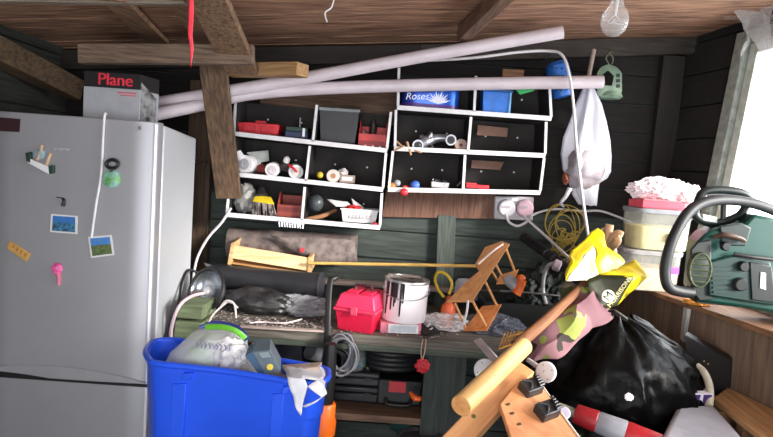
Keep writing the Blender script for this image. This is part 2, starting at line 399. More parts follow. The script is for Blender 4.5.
# ------------------------------------------------------------------ fridge
FY = 2.30
tl, tr_ = at(-14, 109, FY), at(158, 122, FY)
fx0, fx1, fz = tl.x, tr_.x, tr_.z
zs_ = at(75, 381, FY).z
SIL = mat((166, 165, 170), .42, .35, .03, 3); SIDE = mat((206, 208, 212), .4, .15, .03, 3)
o = T('fridge_freezer', 'tall silver fridge freezer with magnets on its upper door', 'fridge', ((fx0+fx1)/2, FY+.25, 0))
b = MB(); b.prism([V((fx0, FY+.065, .04)), V((fx1, FY+.065, .04)), V((fx1, FY+.065, fz-.006)), V((fx0, FY+.065, fz-.006))], (0, .40, 0))
for v in b.bm.verts:
    if v.co.y > FY+.2 and v.co.z > 1: v.co.z -= .03
body = b.build('body', SIDE, o, bevel=.012)
for w in (fx0+.05, fx1-.05): MB().cyl((w, FY+.12, 0), (w, FY+.12, .045), .02).build('foot', BLACK, o)
def door(z0, z1, name):
    pr = [(0, .06), (.02, .012), (.06, .004), (.14, .0)]
    xs = [(fx0, .06), (fx0+.004, .022), (fx0+.02, .008), (fx0+.1, .002), ((fx0+fx1)/2, 0), (fx1-.1, .002), (fx1-.02, .006), (fx1-.004, .018), (fx1, .06)]
    q = MB(); q.loft([[V((x, FY+d, z)) for x, d in xs] for z in (z0, z1)], cap=True); return q.build(name, SIL, o, bevel=.004, sharp=50)
up = door(zs_+.012, fz, 'upper_door'); lowd = door(.06, zs_-.004, 'lower_door')
# handle moulding along the seam, curved and deeper on the left
h = MB(); N = 16; A = []; B = []
for i in range(N+1):
    t = i/N; x = fx0+(fx1-fx0-.01)*t; drop = .012*math.sin(t*math.pi)
    A.append(V((x, FY-.004, zs_+.055*math.sin(math.pi*min(1, .1+t*.9))**.8*.8+.012))); B.append(V((x, FY-.008, zs_+.010-drop*.3)))
h.prism(A+B[::-1], (0, .012, 0)); h.build('handle_panel', mat((172, 172, 178), .35, .4, .03), up, bevel=.002)
h = MB()
h.prism([V((fx0+(fx1-fx0)*t, FY-.008, zs_+.006+.018*max(0, 1-t*2.6)**.5)) for t in [i/14 for i in range(15)]] + [V((fx0+(fx1-fx0)*t, FY-.008, zs_-.003)) for t in [1, .5, 0]], (0, .03, 0)); h.build('grip_recess', BLACK, up)
pl = pquad([(138, 126), (141, 126.3), (141, 130), (138, 129.7)], FY-.001); MB().prism(pl, (0, .003, 0)).build('badge', GREY, up)
mb = MB()
for k in range(8): mb.box(at(54.8+k*2.1, 148.6+.1*k+(.6 if k % 3 == 0 else 0), FY-.001), (.0045 if k % 2 else .006, .002, .005 if k % 3 else .009))
mb.build('brand_mark', mat((206, 206, 210), .4, .4), up)
MB().prism([V((fx1-.012, FY+.004, .08)), V((fx1-.004, FY+.008, .08)), V((fx1-.004, FY+.008, fz-.01)), V((fx1-.012, FY+.004, fz-.01))], (0, .01, 0)).build('edge_strip', mat((238, 238, 242), .25, .3, .02), up)
# box on the fridge
BY = FY+.10
q = [(83, 71), (138, 75), (138, 120), (82, 116)]
bl = at(83, 117, BY); br = at(138.5, 120.5, BY); zt = at(110, 72.5, BY).z; zb = fz-.026
o = T('power_tool_box', 'silver and black cardboard box lettered in red on the fridge', 'box', ((bl.x+br.x)/2, BY+.08, zb))
bx = MB(); ext = V((.026, .13, 0)); bx.prism([V((bl.x, BY, zb)), V((br.x, BY, zb)), V((br.x, BY, zt-.06)), V((bl.x, BY, zt-.06))], ext); bx.build('carton', mat((176, 178, 184), .4, .2, .05), o)
bx = MB(); bx.prism([V((bl.x, BY, zt-.06)), V((br.x, BY, zt-.06)), V((br.x, BY, zt)), V((bl.x, BY, zt))], ext); bx.build('printed_top_band', mat((26, 20, 24), .5), o)
text('Plane', .066, V(((bl.x+br.x)/2+.012, BY-.001, zt-.029)), (1, 0, 0), (0, 0, 1), mat((232, 50, 70), .5), o, 'box_lettering', bold=.003)
MB().box((br.x-.05, BY-.0005, zt-.075), (.075, .001, .005)).box((br.x-.045, BY-.0005, zt-.085), (.065, .001, .004)).build('small_print', mat((215, 90, 100), .6), o)
MB().box((br.x-.04, BY-.0005, zb+.022), (.05, .001, .012)).build('icon_strip', PAPER, o)
side = MB(); side.prism([V((br.x+.002, BY+.008, zb+.03)), V((br.x+.022, BY+.115, zb+.02)), V((br.x+.022, BY+.115, zt-.08)), V((br.x+.002, BY+.008, zt-.03))], (.001, 0, 0)); side.build('side_picture', mat((150, 150, 150), .5, c2=(30, 26, 28), scale=30), o)
# things stuck on the fridge door
def flat(mb, pix, Y=FY-.003, t=.004): return mb.prism(pquad(pix, Y), (0, t, 0))
one('door_label', 'small dark red plate at the left edge of the fridge', 'label', flat(MB(), [(-4, 117), (20, 119), (19, 132), (-4, 131)]), mat((52, 22, 28), .5))
def ring(n, cx, cy, rx_, ry_, Y): return [at(cx+rx_*math.cos(2*math.pi*k/n), cy+ry_*math.sin(2*math.pi*k/n), Y) for k in range(n)]
o = T('boat_magnet', 'boat shaped fridge magnet with two small figures, near fridge top', 'fridge magnet', at(39, 172, FY))
MB().prism(pquad([(26, 157), (51, 168), (51, 173), (48, 174), (28, 163)], FY-.016), (0, .016, 0)).build('hull', WHITE, o, bevel=.002)
for q in ([(25, 153), (30, 152), (30, 163), (26, 161)], [(48, 166), (53, 165), (53, 173), (49, 174)]): MB().prism(pquad(q, FY-.018), (0, .018, 0)).build('bumper', mat((30, 60, 46), .5), o, bevel=.002)
MB().tube([at(37, 160, FY-.008), at(41, 150, FY-.008), at(42, 145, FY-.008)], .006, 8).tube([at(46, 166, FY-.008), at(49, 158, FY-.008), at(51, 153, FY-.008)], .006, 8).build('figure', mat((208, 176, 142), .7), o)
MB().blob(at(40, 154, FY-.006), (.022, .006, .02), 2, .3, 2, 3).build('sail', mat((150, 180, 192), .5), o)
o = one('magnet_clip', 'tiny black clip magnet above the blue picture magnet', 'fridge magnet', MB().tube([at(56, 197, FY-.002), at(61, 198, FY-.002), at(64, 200, FY-.004), at(63, 206, FY-.004)], [.0015, .0015, .007, .008], 8, sm=3), BLACK)
def picture(name, label, pix, cols):
    o = T(name, label, 'fridge magnet', at(pix[2][0], pix[2][1], FY)); flat(MB(), pix).build('card', PAPER, o)
    c = V((sum(p[0] for p in pix)/4, sum(p[1] for p in pix)/4, 0)); ins = [(c.x+(p[0]-c.x)*.86, c.y+(p[1]-c.y)*.84) for p in pix]
    l = [tuple(ins[0][k]+(ins[3][k]-ins[0][k])*t for k in (0, 1)) for t in (0, .42, 1)]; r = [tuple(ins[1][k]+(ins[2][k]-ins[1][k])*t for k in (0, 1)) for t in (0, .42, 1)]
    flat(MB(), [l[0], r[0], r[1], l[1]], FY-.0035, .001).build('picture_sky', mat(cols[0], .4), o); flat(MB(), [l[1], r[1], r[2], l[2]], FY-.0035, .001).build('picture_land', mat(cols[1], .4, c2=cols[2], scale=90), o)
picture('picture_magnet', 'blue sea picture magnet in the middle of fridge door', [(51, 214), (77, 216), (77, 234), (50, 232)], ((60, 120, 190), (70, 130, 170), (36, 60, 70)))
picture('picture_magnet', 'square landscape picture magnet at the end of white cable', [(88, 237), (111, 235), (114, 255), (91, 258)], ((80, 140, 210), (110, 120, 70), (60, 90, 60)))
o = T('wooden_magnet', 'tilted tan tag magnet at left on the fridge door', 'fridge magnet', at(18, 260, FY))
flat(MB(), [(10, 241), (30, 254), (26, 262), (6, 248)], FY-.006, .007).build('tag', mat((206, 158, 84), .6), o, bevel=.002)
for k in range(4):
    c = (13+k*3.9, 246.5+k*2.7); flat(MB(), [(c[0]-1, c[1]+1.4), (c[0]+.8, c[1]-2), (c[0]+1.6, c[1]-1.4), (c[0]-.2, c[1]+2)], FY-.0065, .001).build('letter_mark', mat((150, 90, 40), .6), o)
o = T('pink_magnet', 'pink flower fairy shaped magnet low on the fridge door', 'fridge magnet', at(58, 285, FY))
MB().blob(at(57, 269, FY-.006), (.021, .008, .022), 4, .5, 3, 3).build('head', mat((216, 60, 140), .5, c2=(240, 140, 190), scale=60), o)
MB().tube([at(58, 274, FY-.005), at(59, 279, FY-.005), at(58.5, 285, FY-.005)], [.012, .008, .007], 8).build('stem', mat((226, 120, 150), .5), o)
o = T('bottle_opener_magnet', 'round green globe bottle opener magnet with black ring handle', 'fridge magnet', at(111, 188, FY))
MB().lathe(at(110.5, 179, FY-.012), (0, 1, 0), [(.001, -.004), (.02, -.002), (.034, .004), (.036, .012)]).build('globe', mat((150, 190, 190), .3, c2=(90, 160, 60), scale=40), o)
MB().tube(ring(14, 112, 164, 6, 4.2, FY-.012), .0065, 8, closed=True, sm=2).tube([at(112, 168, FY-.012), at(111, 172, FY-.012)], .006, 8, sm=0).build('ring_handle', BLACK, o)
one('fridge_cable', 'thin white cable hanging down the front of the fridge door', 'cable', MB().tube([at(106, 114, FY+.02), at(104.5, 116, FY-.004), at(103, 140, FY-.006), at(101, 175, FY-.006), at(96, 205, FY-.006), at(91.5, 237, FY-.006)], .0048, 8), WHITE)
one('wall_bolt', 'small steel bolt sticking out beside the fridge', 'bolt', MB().cyl(at(184, 161, YB-.055), at(204, 164, YB-.08), .004, n=8).lathe(at(204, 164, YB-.08), (1, 0, 0), [(.012, 0), (.012, .012)], 6), STEEL)
# ------------------------------------------------------------------ white fronted storage shelves
SY = 2.86; SD = .2
INN = mat((38, 34, 34), .75, var=.15); EDGE = mat((226, 224, 226), .5, var=.05)
def bin_rows(o, rows, back=True):
    """each row: front corner pixels TL,TR,BR,BL and dividers [(top,bottom),...]; boards with white front lipping"""
    E = V((0, SD, 0)); tb = .018; lip = V((0, -.006, 0))
    for TL, TR, BR, BL, divs in rows:
        a, b = at(*BL, SY), at(*BR, SY); dn = V((0, 0, -tb))
        MB().prism([a, b, b+dn, a+dn], E).build('shelf_board', INN, o)
        MB().prism([a+lip+V((-.004, 0, .003)), b+lip+V((.004, 0, .003)), b+lip+dn, a+lip+dn+V((-.004, 0, 0))], -lip-V((0, .0003, 0))).build('shelf_edge', EDGE, o)
        for t, bt in [(TL, BL)]+divs+[(TR, BR)]:
            p, q = at(*t, SY), at(*bt, SY); w = V((.006, 0, 0)); q = q+V((0, 0, .001))
            MB().prism([p-w, p+w, q+w, q-w], E).build('divider', INN, o)
            MB().prism([p-w+lip, p+w+lip, q+w+lip, q-w+lip], -lip-V((0, .0003, 0))).build('divider_edge', EDGE, o)
        t0, t1 = at(*TL, SY)+E, at(*TR, SY)+E
        MB().prism([t0, t1, b+E, a+E], (0, .006, 0)).build('back_panel', mat((46, 40, 38), .8, c2=(30, 27, 27), scale=7), o)
        W = [p for p, _ in [(TL, BL)]+divs+[(TR, BR)]]; Bm = [q for _, q in [(TL, BL)]+divs+[(TR, BR)]]
        for i in range(len(W)-1):
            for f in (.3, .75):
                t = at(W[i][0]+(W[i+1][0]-W[i][0])*f, W[i][1]+(W[i+1][1]-W[i][1])*f, SY)+E; u = at(Bm[i][0]+(Bm[i+1][0]-Bm[i][0])*f, Bm[i][1]+(Bm[i+1][1]-Bm[i][1])*f, SY)+E
                c = t*.55+u*.45; MB().lathe(c-V((0, .001, 0)), (0, -1, 0), [(.006, 0), (.005, .003), (.001, .004)], 10).build('screw_head', STEEL, o)
rL = [((236, 98), (391, 112), (387, 149), (234, 132), [((317, 105), (313, 142))]),
      ((234, 137), (386, 153), (383, 188), (230, 172), [((310, 146), (306, 181))]),
      ((231, 178), (382, 193), (380, 226), (227, 213), [((305, 187), (302, 220))])]
o = T('storage_shelf', 'left white edged storage shelf of six cells on the back wall', 'shelf', at(305, 222, SY+.1), 'white edged wall shelves'); bin_rows(o, rL)
rR = [((399, 68), (549, 78), (551, 117), (398, 106), [((476, 76), (474, 112))]),
      ((396, 110), (546, 122), (545, 154), (395, 147), [((471, 117), (468, 151))]),
      ((393, 151), (544, 158), (540, 191), (389, 188), [((465, 155), (463, 190))])]
o = T('storage_shelf', 'right white edged storage shelf of six cells, under the two pipes', 'shelf', at(465, 191, SY+.1), 'white edged wall shelves'); bin_rows(o, rR)
one('backing_board', 'red brown board fixed to the wall below the right shelf', 'board', MB().prism([at(386, 190, YB-.03), at(496, 194, YB-.03), at(494, 219, YB-.03), at(382, 217, YB-.03)], (0, .028, 0)), wood((128, 92, 74), (92, 62, 50), (0, 0, 1), 9), bevel=.002)
one('backing_board', 'dark brown plywood sheet behind the top of the left shelf', 'board', MB().prism([at(262, 86, YB-.025), at(398, 86, YB-.025), at(396, 125, YB-.025), at(258, 125, YB-.025)], (0, .023, 0)), wood((110, 84, 66), (72, 54, 44), (1, 0, 0), 6))

CY = 2.90  # things stand just behind the front lip
def shelfz(row, col, x):
    (TL, TR, BR, BL, d) = row; t = (x-BL[0])/(BR[0]-BL[0]); return at(x, BL[1]+(BR[1]-BL[1])*t, SY).z+.002
def sbox(row, x0, x1, h, d, Y=CY, inset=0):
    """world box standing on the row's board spanning pixels x0..x1"""
    y = row[3][1]; p0 = at(x0, y, Y); p1 = at(x1, y, Y); z = max(shelfz(row, 0, x0), shelfz(row, 0, x1))+.001
    return p0.x, p1.x, z, Y
def tray(mb, x0, x1, y0, y1, z, h, t=.004, flare=.008):
    """open tray with walls"""
    R0 = [V((x0+flare, y0+flare, z)), V((x1-flare, y0+flare, z)), V((x1-flare, y1-flare, z)), V((x0+flare, y1-flare, z))]
    R1 = [V((x0, y0, z+h)), V((x1, y0, z+h)), V((x1, y1, z+h)), V((x0, y1, z+h))]
    R2 = [V((x0+t, y0+t, z+h)), V((x1-t, y0+t, z+h)), V((x1-t, y1-t, z+h)), V((x0+t, y1-t, z+h))]
    R3 = [V((x0+flare+t, y0+flare+t, z+t)), V((x1-flare-t, y0+flare+t, z+t)), V((x1-flare-t, y1-flare-t, z+t)), V((x0+flare+t, y1-flare-t, z+t))]
    return mb.loft([R0, R1, R2, R3], True, False)
# left shelf, top row
x0, x1, z, Y = sbox(rL[0], 237, 279, 0, 0)
o = T('red_tool_tray', 'red plastic tool tray in the top left shelf cell', 'tray', ((x0+x1)/2, Y+.05, z))
mb = MB(); tray(mb, x0, x1, Y, Y+.11, z, .048, .005); mb.build('tray_body', RED, o, bevel=.002)
mb = MB(); mb.box(((x0+x1)/2, Y+.055, z+.03), (x1-x0-.03, .006, .05)).box(((x0+x1)/2, Y+.055, z+.058), (.05, .02, .014)); mb.build('tray_handle', RED, o, bevel=.002)
mb = MB()
for i in (0, 1): mb.box((x0+(x1-x0)*(.3+.42*i), Y-.0005, z+.024), ((x1-x0)*.32, .004, .03))
mb.build('front_pocket', mat((196, 24, 40), .45), o, bevel=.002)
x0, x1, z, Y = sbox(rL[0], 285, 308, 0, 0)
o = T('drill_bit_case', 'dark green and blue tool case beside the red tray', 'case', ((x0+x1)/2, Y+.05, z))
MB().box(((x0+x1)/2, Y+.045, z+.016), (x1-x0, .09, .032)).build('case_base', mat((40, 52, 92), .5), o, bevel=.003)
MB().box(((x0+x1)/2, Y+.045, z+.043), (x1-x0-.006, .085, .022)).build('case_lid', mat((28, 66, 58), .5), o, bevel=.003)
mb = MB(); mb.cyl((x1-.045, Y+.03, z+.054), (x1-.045, Y+.03, z+.10), .004, n=10).box((x1-.02, Y-.001, z+.03), (.012, .004, .04)); mb.build('latch', STEEL, o)
x0, x1, z, Y = sbox(rL[0], 318, 358, 0, 0)
o = T('black_tub', 'black plastic tub with grey rim in the upper left shelf', 'tub', ((x0+x1)/2, Y+.06, z))
mb = MB(); tray(mb, x0, x1, Y, Y+.14, z, .155, .005, .012); mb.build('tub_body', mat((40, 40, 44), .5), o, bevel=.004)
mb = MB(); mb.tube([V((x0, Y, z+.155)), V((x1, Y, z+.155)), V((x1, Y+.14, z+.155)), V((x0, Y+.14, z+.155))], .008, 10, closed=True, sm=0); mb.build('tub_rim', mat((140, 146, 146), .45), o)
mb = MB(); mb.box(((x0+x1)/2, Y+.07, z+.158), (x1-x0-.01, .13, .01)); mb.build('tub_lid', mat((52, 54, 58), .4), o, bevel=.003)
x0, x1, z, Y = sbox(rL[0], 359, 387, 0, 0)
o = T('red_parts_bin', 'red open parts bin holding small tools, right of black tub', 'bin', ((x0+x1)/2, Y+.05, z))
mb = MB(); pr = [(0, 0), (.13, 0), (.13, .1), (.05, .1), (0, .062)]
mb.box(((x0+x1)/2, Y+.06, z+.003), (x1-x0, .12, .006)).box(((x0+x1)/2, Y+.003, z+.031), (x1-x0, .006, .056)).box(((x0+x1)/2, Y+.117, z+.05), (x1-x0, .006, .1))
for x in (x0, x1-.005): mb.prism([V((x, Y+a, z+b)) for a, b in ((0, .0), (.12, 0), (.12, .12), (.06, .12), (.004, .06))], (.005, 0, 0))
mb.build('bin_body', mat((206, 60, 60), .5), o, bevel=.0015)
mb = MB(); mb.box(((x0+x1)/2, Y-.001, z+.018), (x1-x0-.01, .002, .016)); mb.build('label_slot', mat((150, 30, 34), .5), o)
one('hand_tool', 'dark metal tool standing in the red parts bin', 'tool', MB().cyl((x0+.06, Y+.07, z+.01), (x0+.065, Y+.08, z+.11), .014, .02, 14).cyl((x0+.065, Y+.08, z+.11), (x0+.062, Y+.082, z+.13), .012, n=12), mat((44, 38, 36), .4))
one('steel_fitting', 'small shiny fitting in the left of the red parts bin', 'fitting', MB().blob((x0+.028, Y+.035, z+.05), (.018, .016, .022), 5, .4, 3, 3), STEEL)
for k in range(3): one('white_pellet', 'small white pellet on the shelf edge below red bin', 'pellet', MB().lathe((x0+.035+.035*k, Y-.02, z-.002), (0, -.3, 1), [(.006, 0), (.006, .006), (.002, .008)], 10), WHITE, 'white pellets on shelf edge')
# middle row : sealant tubes lying end-on etc.
r = rL[1]
def endtube(name, label, px, py, rad, ln, mt_, d=(0, 1, .06), cap=(120, 110, 110), Y=CY-.02, prt='tube_end'):
    o = T(name, label, name.replace('_', ' '), at(px, py, Y)); c = at(px, py, Y); d = V(d).normalized()
    MB().lathe(c, d, [(rad*.92, 0), (rad, .006), (rad, ln)], 26).build('barrel', mt_, o)
    MB().lathe(c-d*.001, -d, [(rad*.62, 0), (rad*.58, .003), (rad*.2, .004), (rad*.15, .002)], 22).build(prt, mat(cap, .5), o); return o
o = endtube('pipe_fitting', 'white plastic elbow pipe fitting at left of middle shelf', 244, 164, .044, .11, WHITE, (.15, 1, 0), (170, 172, 178))
MB().tube([at(241, 160, CY-.02), at(239, 156, CY-.02), at(237, 152, CY-.02)], [.025, .022, .02], 16).build('side_arm', WHITE, o)
endtube('sealant_tube', 'white sealant tube end in the centre of left shelf cell', 272, 170, .035, .14, WHITE, (-.1, 1, .05), (205, 196, 200))
o = endtube('sealant_tube', 'white sealant tube end with a red mark near the divider', 296, 172, .036, .13, WHITE, (-.2, 1, .05), (222, 214, 208))
MB().tube([at(289, 165, CY-.03), at(293, 168, CY-.035), at(297, 172, CY-.035)], .006, 8).build('red_tab', RED, o)
o = T('nozzle_bottle', 'small white capped bottle lying between two sealant tubes', 'bottle', at(285, 168, 2.96)); MB().lathe(at(284, 170, 2.94), (.3, -.3, .9), [(.02, 0), (.022, .01), (.022, .03), (.012, .04)]).build('bottle_body', mat((70, 60, 62), .4), o); MB().lathe(at(286, 162, 2.93), (.3, -.3, .9), [(.016, 0), (.016, .02), (.008, .028)]).build('bottle_cap', WHITE, o)
one('card_sheet', 'pale grey folded card sheet lying behind the white tubes', 'card', MB().prism([at(247, 153, 2.93), at(268, 151, 2.99), at(269, 161, 2.99), at(257, 163, 2.93)], (0, .006, .004)), mat((176, 182, 178), .8))
one('red_brown_rag', 'small red brown lump between the fitting and tubes', 'rag', MB().blob(at(263, 169, 2.93), (.03, .03, .022), 3, .3, 3, 3, .1), mat((140, 56, 50), .9))
one('yellow_ball', 'small yellow ball beside a white tape roll', 'ball', MB().blob(at(320, 175, CY), (.016, .016, .016), 1, .03), mat((206, 180, 50), .5))
o = T('tape_roll', 'white roll of tape seen end on in the middle right cell', 'tape', at(333, 181, CY)); c = at(333, 176, CY-.01)
MB().lathe(c, (-.1, 1, 0), [(.013, 0), (.03, 0), (.032, .004), (.032, .045), (.013, .045), (.013, 0)], 28, cap=False).build('tape_body', mat((214, 204, 196), .6), o)
MB().lathe(c+V((0, .002, 0)), (-.1, 1, 0), [(.0125, 0), (.0125, .04)]).build('tape_core', mat((180, 130, 90), .8), o)
o = T('small_carton', 'pale grey carton lying right of the tape roll', 'box', at(349, 183, 2.92)); x0, x1, z, Y = sbox(r, 340, 355, 0, 0, 2.925)
MB().box(((x0+x1)/2, Y+.04, z+.019), (x1-x0, .08, .038)).build('carton', mat((170, 150, 140), .8), o, bevel=.001); MB().box(((x0+x1)/2, Y-.0008, z+.02), (x1-x0-.02, .001, .02)).build('carton_label', PAPER, o)
one('foil_scrap', 'crumpled pale packet on top of the small carton', 'packet', MB().blob(at(343, 172.5, 2.95), (.022, .02, .018), 8, .4, 3, 3, .2), mat((200, 196, 196), .5))
# bottom row
r = rL[2]
o = T('paint_brush', 'wide paint brush with yellow band, bristles hanging over shelf edge', 'brush', at(263, 214, 2.85))
b0 = at(262, 196, 2.89); b1 = at(263, 203, 2.86); b2 = at(264, 214, 2.845)
MB().tube([at(261, 186, 2.96), at(261.5, 191, 2.92), b0], [.012, .02, .03], 12, flat=.5).build('handle', DARK, o)
u = V((.052, 0, -.003)); MB().prism([b0-u+V((.02, 0, 0)), b0+u-V((.012, 0, 0)), b1+u, b1-u], (0, .02, 0)).build('ferrule', mat((230, 200, 40), .5), o, bevel=.003)
mb = MB()
for k in range(46):
    t = random.uniform(-1, 1); s_ = b1+u*t*.95+V((0, random.uniform(.002, .018), 0)); e = b2+V((.058*t+random.uniform(-.006, .006), random.uniform(0, .02), random.uniform(-.012, .006))); mb.cyl(s_, e, .0016, .001, 5)
q = mb.build('bristles', mat((196, 184, 178), .7, c2=(60, 50, 50)), o); q['kind'] = 'stuff'
one('rag_bag', 'grey crumpled plastic bag left of the yellow banded brush', 'bag', MB().blob(at(245, 198, 2.94), (.05, .05, .07), 6, .25, 2.5, 4, .12, 4), clear((150, 150, 146), .8, .4))
x0, x1, z, Y = sbox(r, 277, 302, 0, 0, 2.89)
o = T('red_brown_tray', 'empty red brown open parts tray in lower left shelf', 'tray', ((x0+x1)/2, Y+.05, z))
mb = MB(); mb.box(((x0+x1)/2, Y+.055, z+.003), (x1-x0, .11, .006)).box(((x0+x1)/2, Y+.003, z+.03), (x1-x0, .006, .054)).box(((x0+x1)/2, Y+.107, z+.05), (x1-x0, .006, .1))
for x in (x0, x1-.005): mb.prism([V((x, Y+a, z+b)) for a, b in ((0, .0), (.11, 0), (.11, .115), (.05, .115), (.003, .06))], (.005, 0, 0))
mb.build('tray_body', mat((150, 62, 52), .6), o, bevel=.0015); MB().box(((x0+x1)/2, Y-.001, z+.035), (x1-x0-.012, .002, .02)).build('label_slot', mat((120, 44, 38), .6), o)
one('dark_ball', 'dark grey round float in lower right shelf cell', 'ball', MB().blob(at(316, 203, 2.93), (.037, .037, .042), 1, .04), mat((66, 72, 76), .35))
one('wood_stick', 'short tan stick lying on the shelf before dark ball', 'stick', MB().tube([at(306, 219, 2.91), at(322, 216, 2.93), at(336, 210, 2.97)], [.008, .012, .008], 10), mat((150, 104, 70), .8))
x0, x1, z, Y = sbox(r, 341, 378, 0, 0, 2.885)
o = T('white_basket', 'white slotted plastic basket in the bottom right cell', 'basket', ((x0+x1)/2, Y+.05, z))
mb = MB(); tray(mb, x0, x1, Y, Y+.11, z, .062, .004, .01); mb.build('basket_body', WHITE, o, bevel=.0015)
mb = MB()
for k in range(7): mb.box((x0+.045+k*.0165, Y+.0035, z+.03), (.008, .006, .022), rx(-9))
mb.build('slot', mat((180, 176, 180), .6), o)
mb = MB(); mb.tube([V((x0-.002, Y-.002, z+.062)), V((x1+.002, Y-.002, z+.062)), V((x1+.002, Y+.112, z+.062)), V((x0-.002, Y+.112, z+.062))], .004, 8, closed=True, sm=0); mb.build('basket_rim', WHITE, o)
one('red_cloth', 'small red bundle lying in the white basket', 'bundle', MB().blob((x0+.06, Y+.05, z+.058), (.045, .035, .025), 9, .3, 3, 4, .12), mat((214, 44, 46), .7))
one('leaflet', 'folded white leaflet sticking up from the basket, leaning left', 'leaflet', MB().sheet([at(327, 199, 2.95), at(347, 201, 2.94), at(352, 206, 2.93), at(336, 206, 2.92)], [(0, 1, 2, 3)], 4, .006, 12), PAPER, solid=.002)
one('leaflet', 'folded white leaflet in the basket with its peak upwards', 'leaflet', MB().sheet([at(351, 198, 2.93), at(362, 206, 2.93), at(370, 212, 2.92), at(356, 211, 2.91)], [(0, 1, 2, 3)], 4, .006, 12, 3), mat((206, 202, 204), .8), solid=.002)
one('red_stopper', 'small red stopper at the lower right shelf edge', 'stopper', MB().lathe(at(375, 225, 2.87), (0, -1, 0), [(.012, -.02), (.014, 0), (.012, .01), (.004, .014)], 16), RED)
one('screw_strip', 'strip of little screws clipped beneath the left shelf', 'screws', (lambda q: [q.cyl(at(279+k*2.6, 222+k*.22, 2.85), at(279.5+k*2.6, 226.5+k*.22, 2.85), .0035, n=6) for k in range(10)] and q.box(at(291, 222.6, 2.853), (.13, .004, .006), ry(4)))(MB()), STEEL)
# right shelf
r = rR[0]; x0, x1, z, Y = sbox(r, 401, 460, 0, 0, 2.885)
o = T('chocolate_tin', 'shiny blue chocolate tin lettered in white behind the lower pipe', 'tin', ((x0+x1)/2, Y+.07, z))
cx = (x0+x1)/2; R = (x1-x0)/2
def oval(rx_, ry_, zz, n=40): return [V((cx+rx_*math.copysign(abs(math.cos(2*math.pi*k/n))**.6, math.cos(2*math.pi*k/n)), Y+.07+ry_*math.copysign(abs(math.sin(2*math.pi*k/n))**.6, math.sin(2*math.pi*k/n)), zz)) for k in range(n)]
MB().loft([oval(R*.98, .07, z), oval(R, .072, z+.006), oval(R, .072, z+.1)]).build('tin_body', mat((30, 96, 200), .25, .3, .1, 7, c2=(28, 50, 150)), o)
MB().loft([oval(R*1.02, .0745, z+.1), oval(R*1.02, .0745, z+.125), oval(R*.97, .07, z+.13)]).build('tin_lid', mat((40, 40, 130), .25, .4), o)
MB().loft([oval(R*1.003, .0725, z+.004), oval(R*1.003, .0725, z+.02)], False).build('purple_band', mat((84, 40, 130), .3), o)
text('Roses', .046, V((x0+.072, Y-.0045, z+.050)), (1, 0, .06), (-.06, 0, 1), mat((236, 240, 250), .4), o, 'tin_lettering', shear=.25)
mb = MB(); c = V((x0+.175, Y-.004, z+.022))
for k in range(11):
    a = math.radians(20+14*k); L = .052 if k % 2 else .066; e = c+V((math.cos(a)*L, 0, math.sin(a)*L)); s_ = V((-math.sin(a), 0, math.cos(a)))*.004
    mb.prism([c, c*.4+e*.6+s_, e, c*.4+e*.6-s_], (0, .002, 0))
mb.build('flower_motif', mat((238, 238, 246), .4), o)
x0, x1, z, Y = sbox(r, 482, 511, 0, 0, 2.89)
o = T('blue_box', 'plain bright blue plastic box next to the blue tin', 'box', ((x0+x1)/2, Y+.05, z))
mb = MB(); tray(mb, x0, x1, Y, Y+.12, z, .10, .004, .006); mb.build('box_body', mat((40, 120, 220), .4), o, bevel=.003)
MB().box(((x0+x1)/2, Y+.06, z+.106), (x1-x0+.01, .13, .012)).build('box_lid', mat((60, 110, 170), .4), o, bevel=.003)
MB().box((x1-.006, Y-.002, z+.05), (.008, .006, .1)).build('corner_strip', mat((130, 190, 236), .35), o)
one('green_packet', 'bright green packet leaning out above the blue box', 'packet', MB().prism([at(514, 88, 2.86), at(534, 78, 2.86), at(534, 91, 2.86), at(520, 95, 2.86)], (0, .02, .01)), mat((60, 180, 100), .4), bevel=.003)
one('wooden_block', 'small brown block on the shelf top behind the lower pipe', 'block', MB().prism([at(503, 69, 2.95), at(524, 70, 2.95), at(523, 86, 2.95), at(502, 85, 2.95)], (0, .06, 0)), wd((1, 0, 0), (150, 110, 80), (110, 76, 54)))
r = rR[1]
o = T('silver_torch', 'silver tool with two black ended tubes in the middle cell', 'tool', at(432, 150, CY))
c = at(432, 141, CY)
MB().tube([at(418, 146, CY-.01), at(425, 142, CY), at(433, 139, CY+.01), at(442, 138, CY), at(452, 139, CY-.01)], [.026, .03, .024, .018, .018], 16).build('tool_body', mat((176, 176, 184), .3, .7, .2, 40), o)
MB().tube([at(428, 141, CY), at(430, 136, CY-.01), at(431, 132, CY-.01)], [.016, .014, .008], 10).tube([at(424, 140, CY-.01), at(422, 136, CY), at(420, 137, CY)], [.008, .008, .006], 8).build('trigger_lever', STEEL, o)
for px, py, rr in ((418, 145.5, .027), (451, 140, .026)):
    MB().lathe(at(px, py, CY-.035), (0, 1, .02), [(rr*.72, 0), (rr, 0), (rr, .03), (rr*.9, .045)], 24, cap=False).build('tube_collar', mat((150, 150, 156), .3, .8), o); MB().lathe(at(px, py, CY-.034), (0, 1, .02), [(rr*.75, 0), (rr*.7, .02), (.001, .021)], 22).build('tube_bore', BLACK, o)
MB().blob(at(431, 147, CY-.02), (.013, .012, .012), 2, .1, 2, 3).build('black_knob', BLACK, o)
o = T('string_roll', 'pale brown roll of string at the right of silver tool', 'roll', at(461, 150, CY)); c = at(461, 145, CY-.02)
MB().lathe(c, (0, 1, 0), [(.008, 0), (.028, 0), (.03, .004), (.03, .04), (.008, .04), (.008, 0)], 24, cap=False).build('roll_body', mat((176, 150, 140), .8, scale=70), o); MB().lathe(c+V((0, .003, 0)), (0, 1, 0), [(.0085, 0), (.0085, .03)]).build('roll_core', mat((110, 60, 40), .8), o)
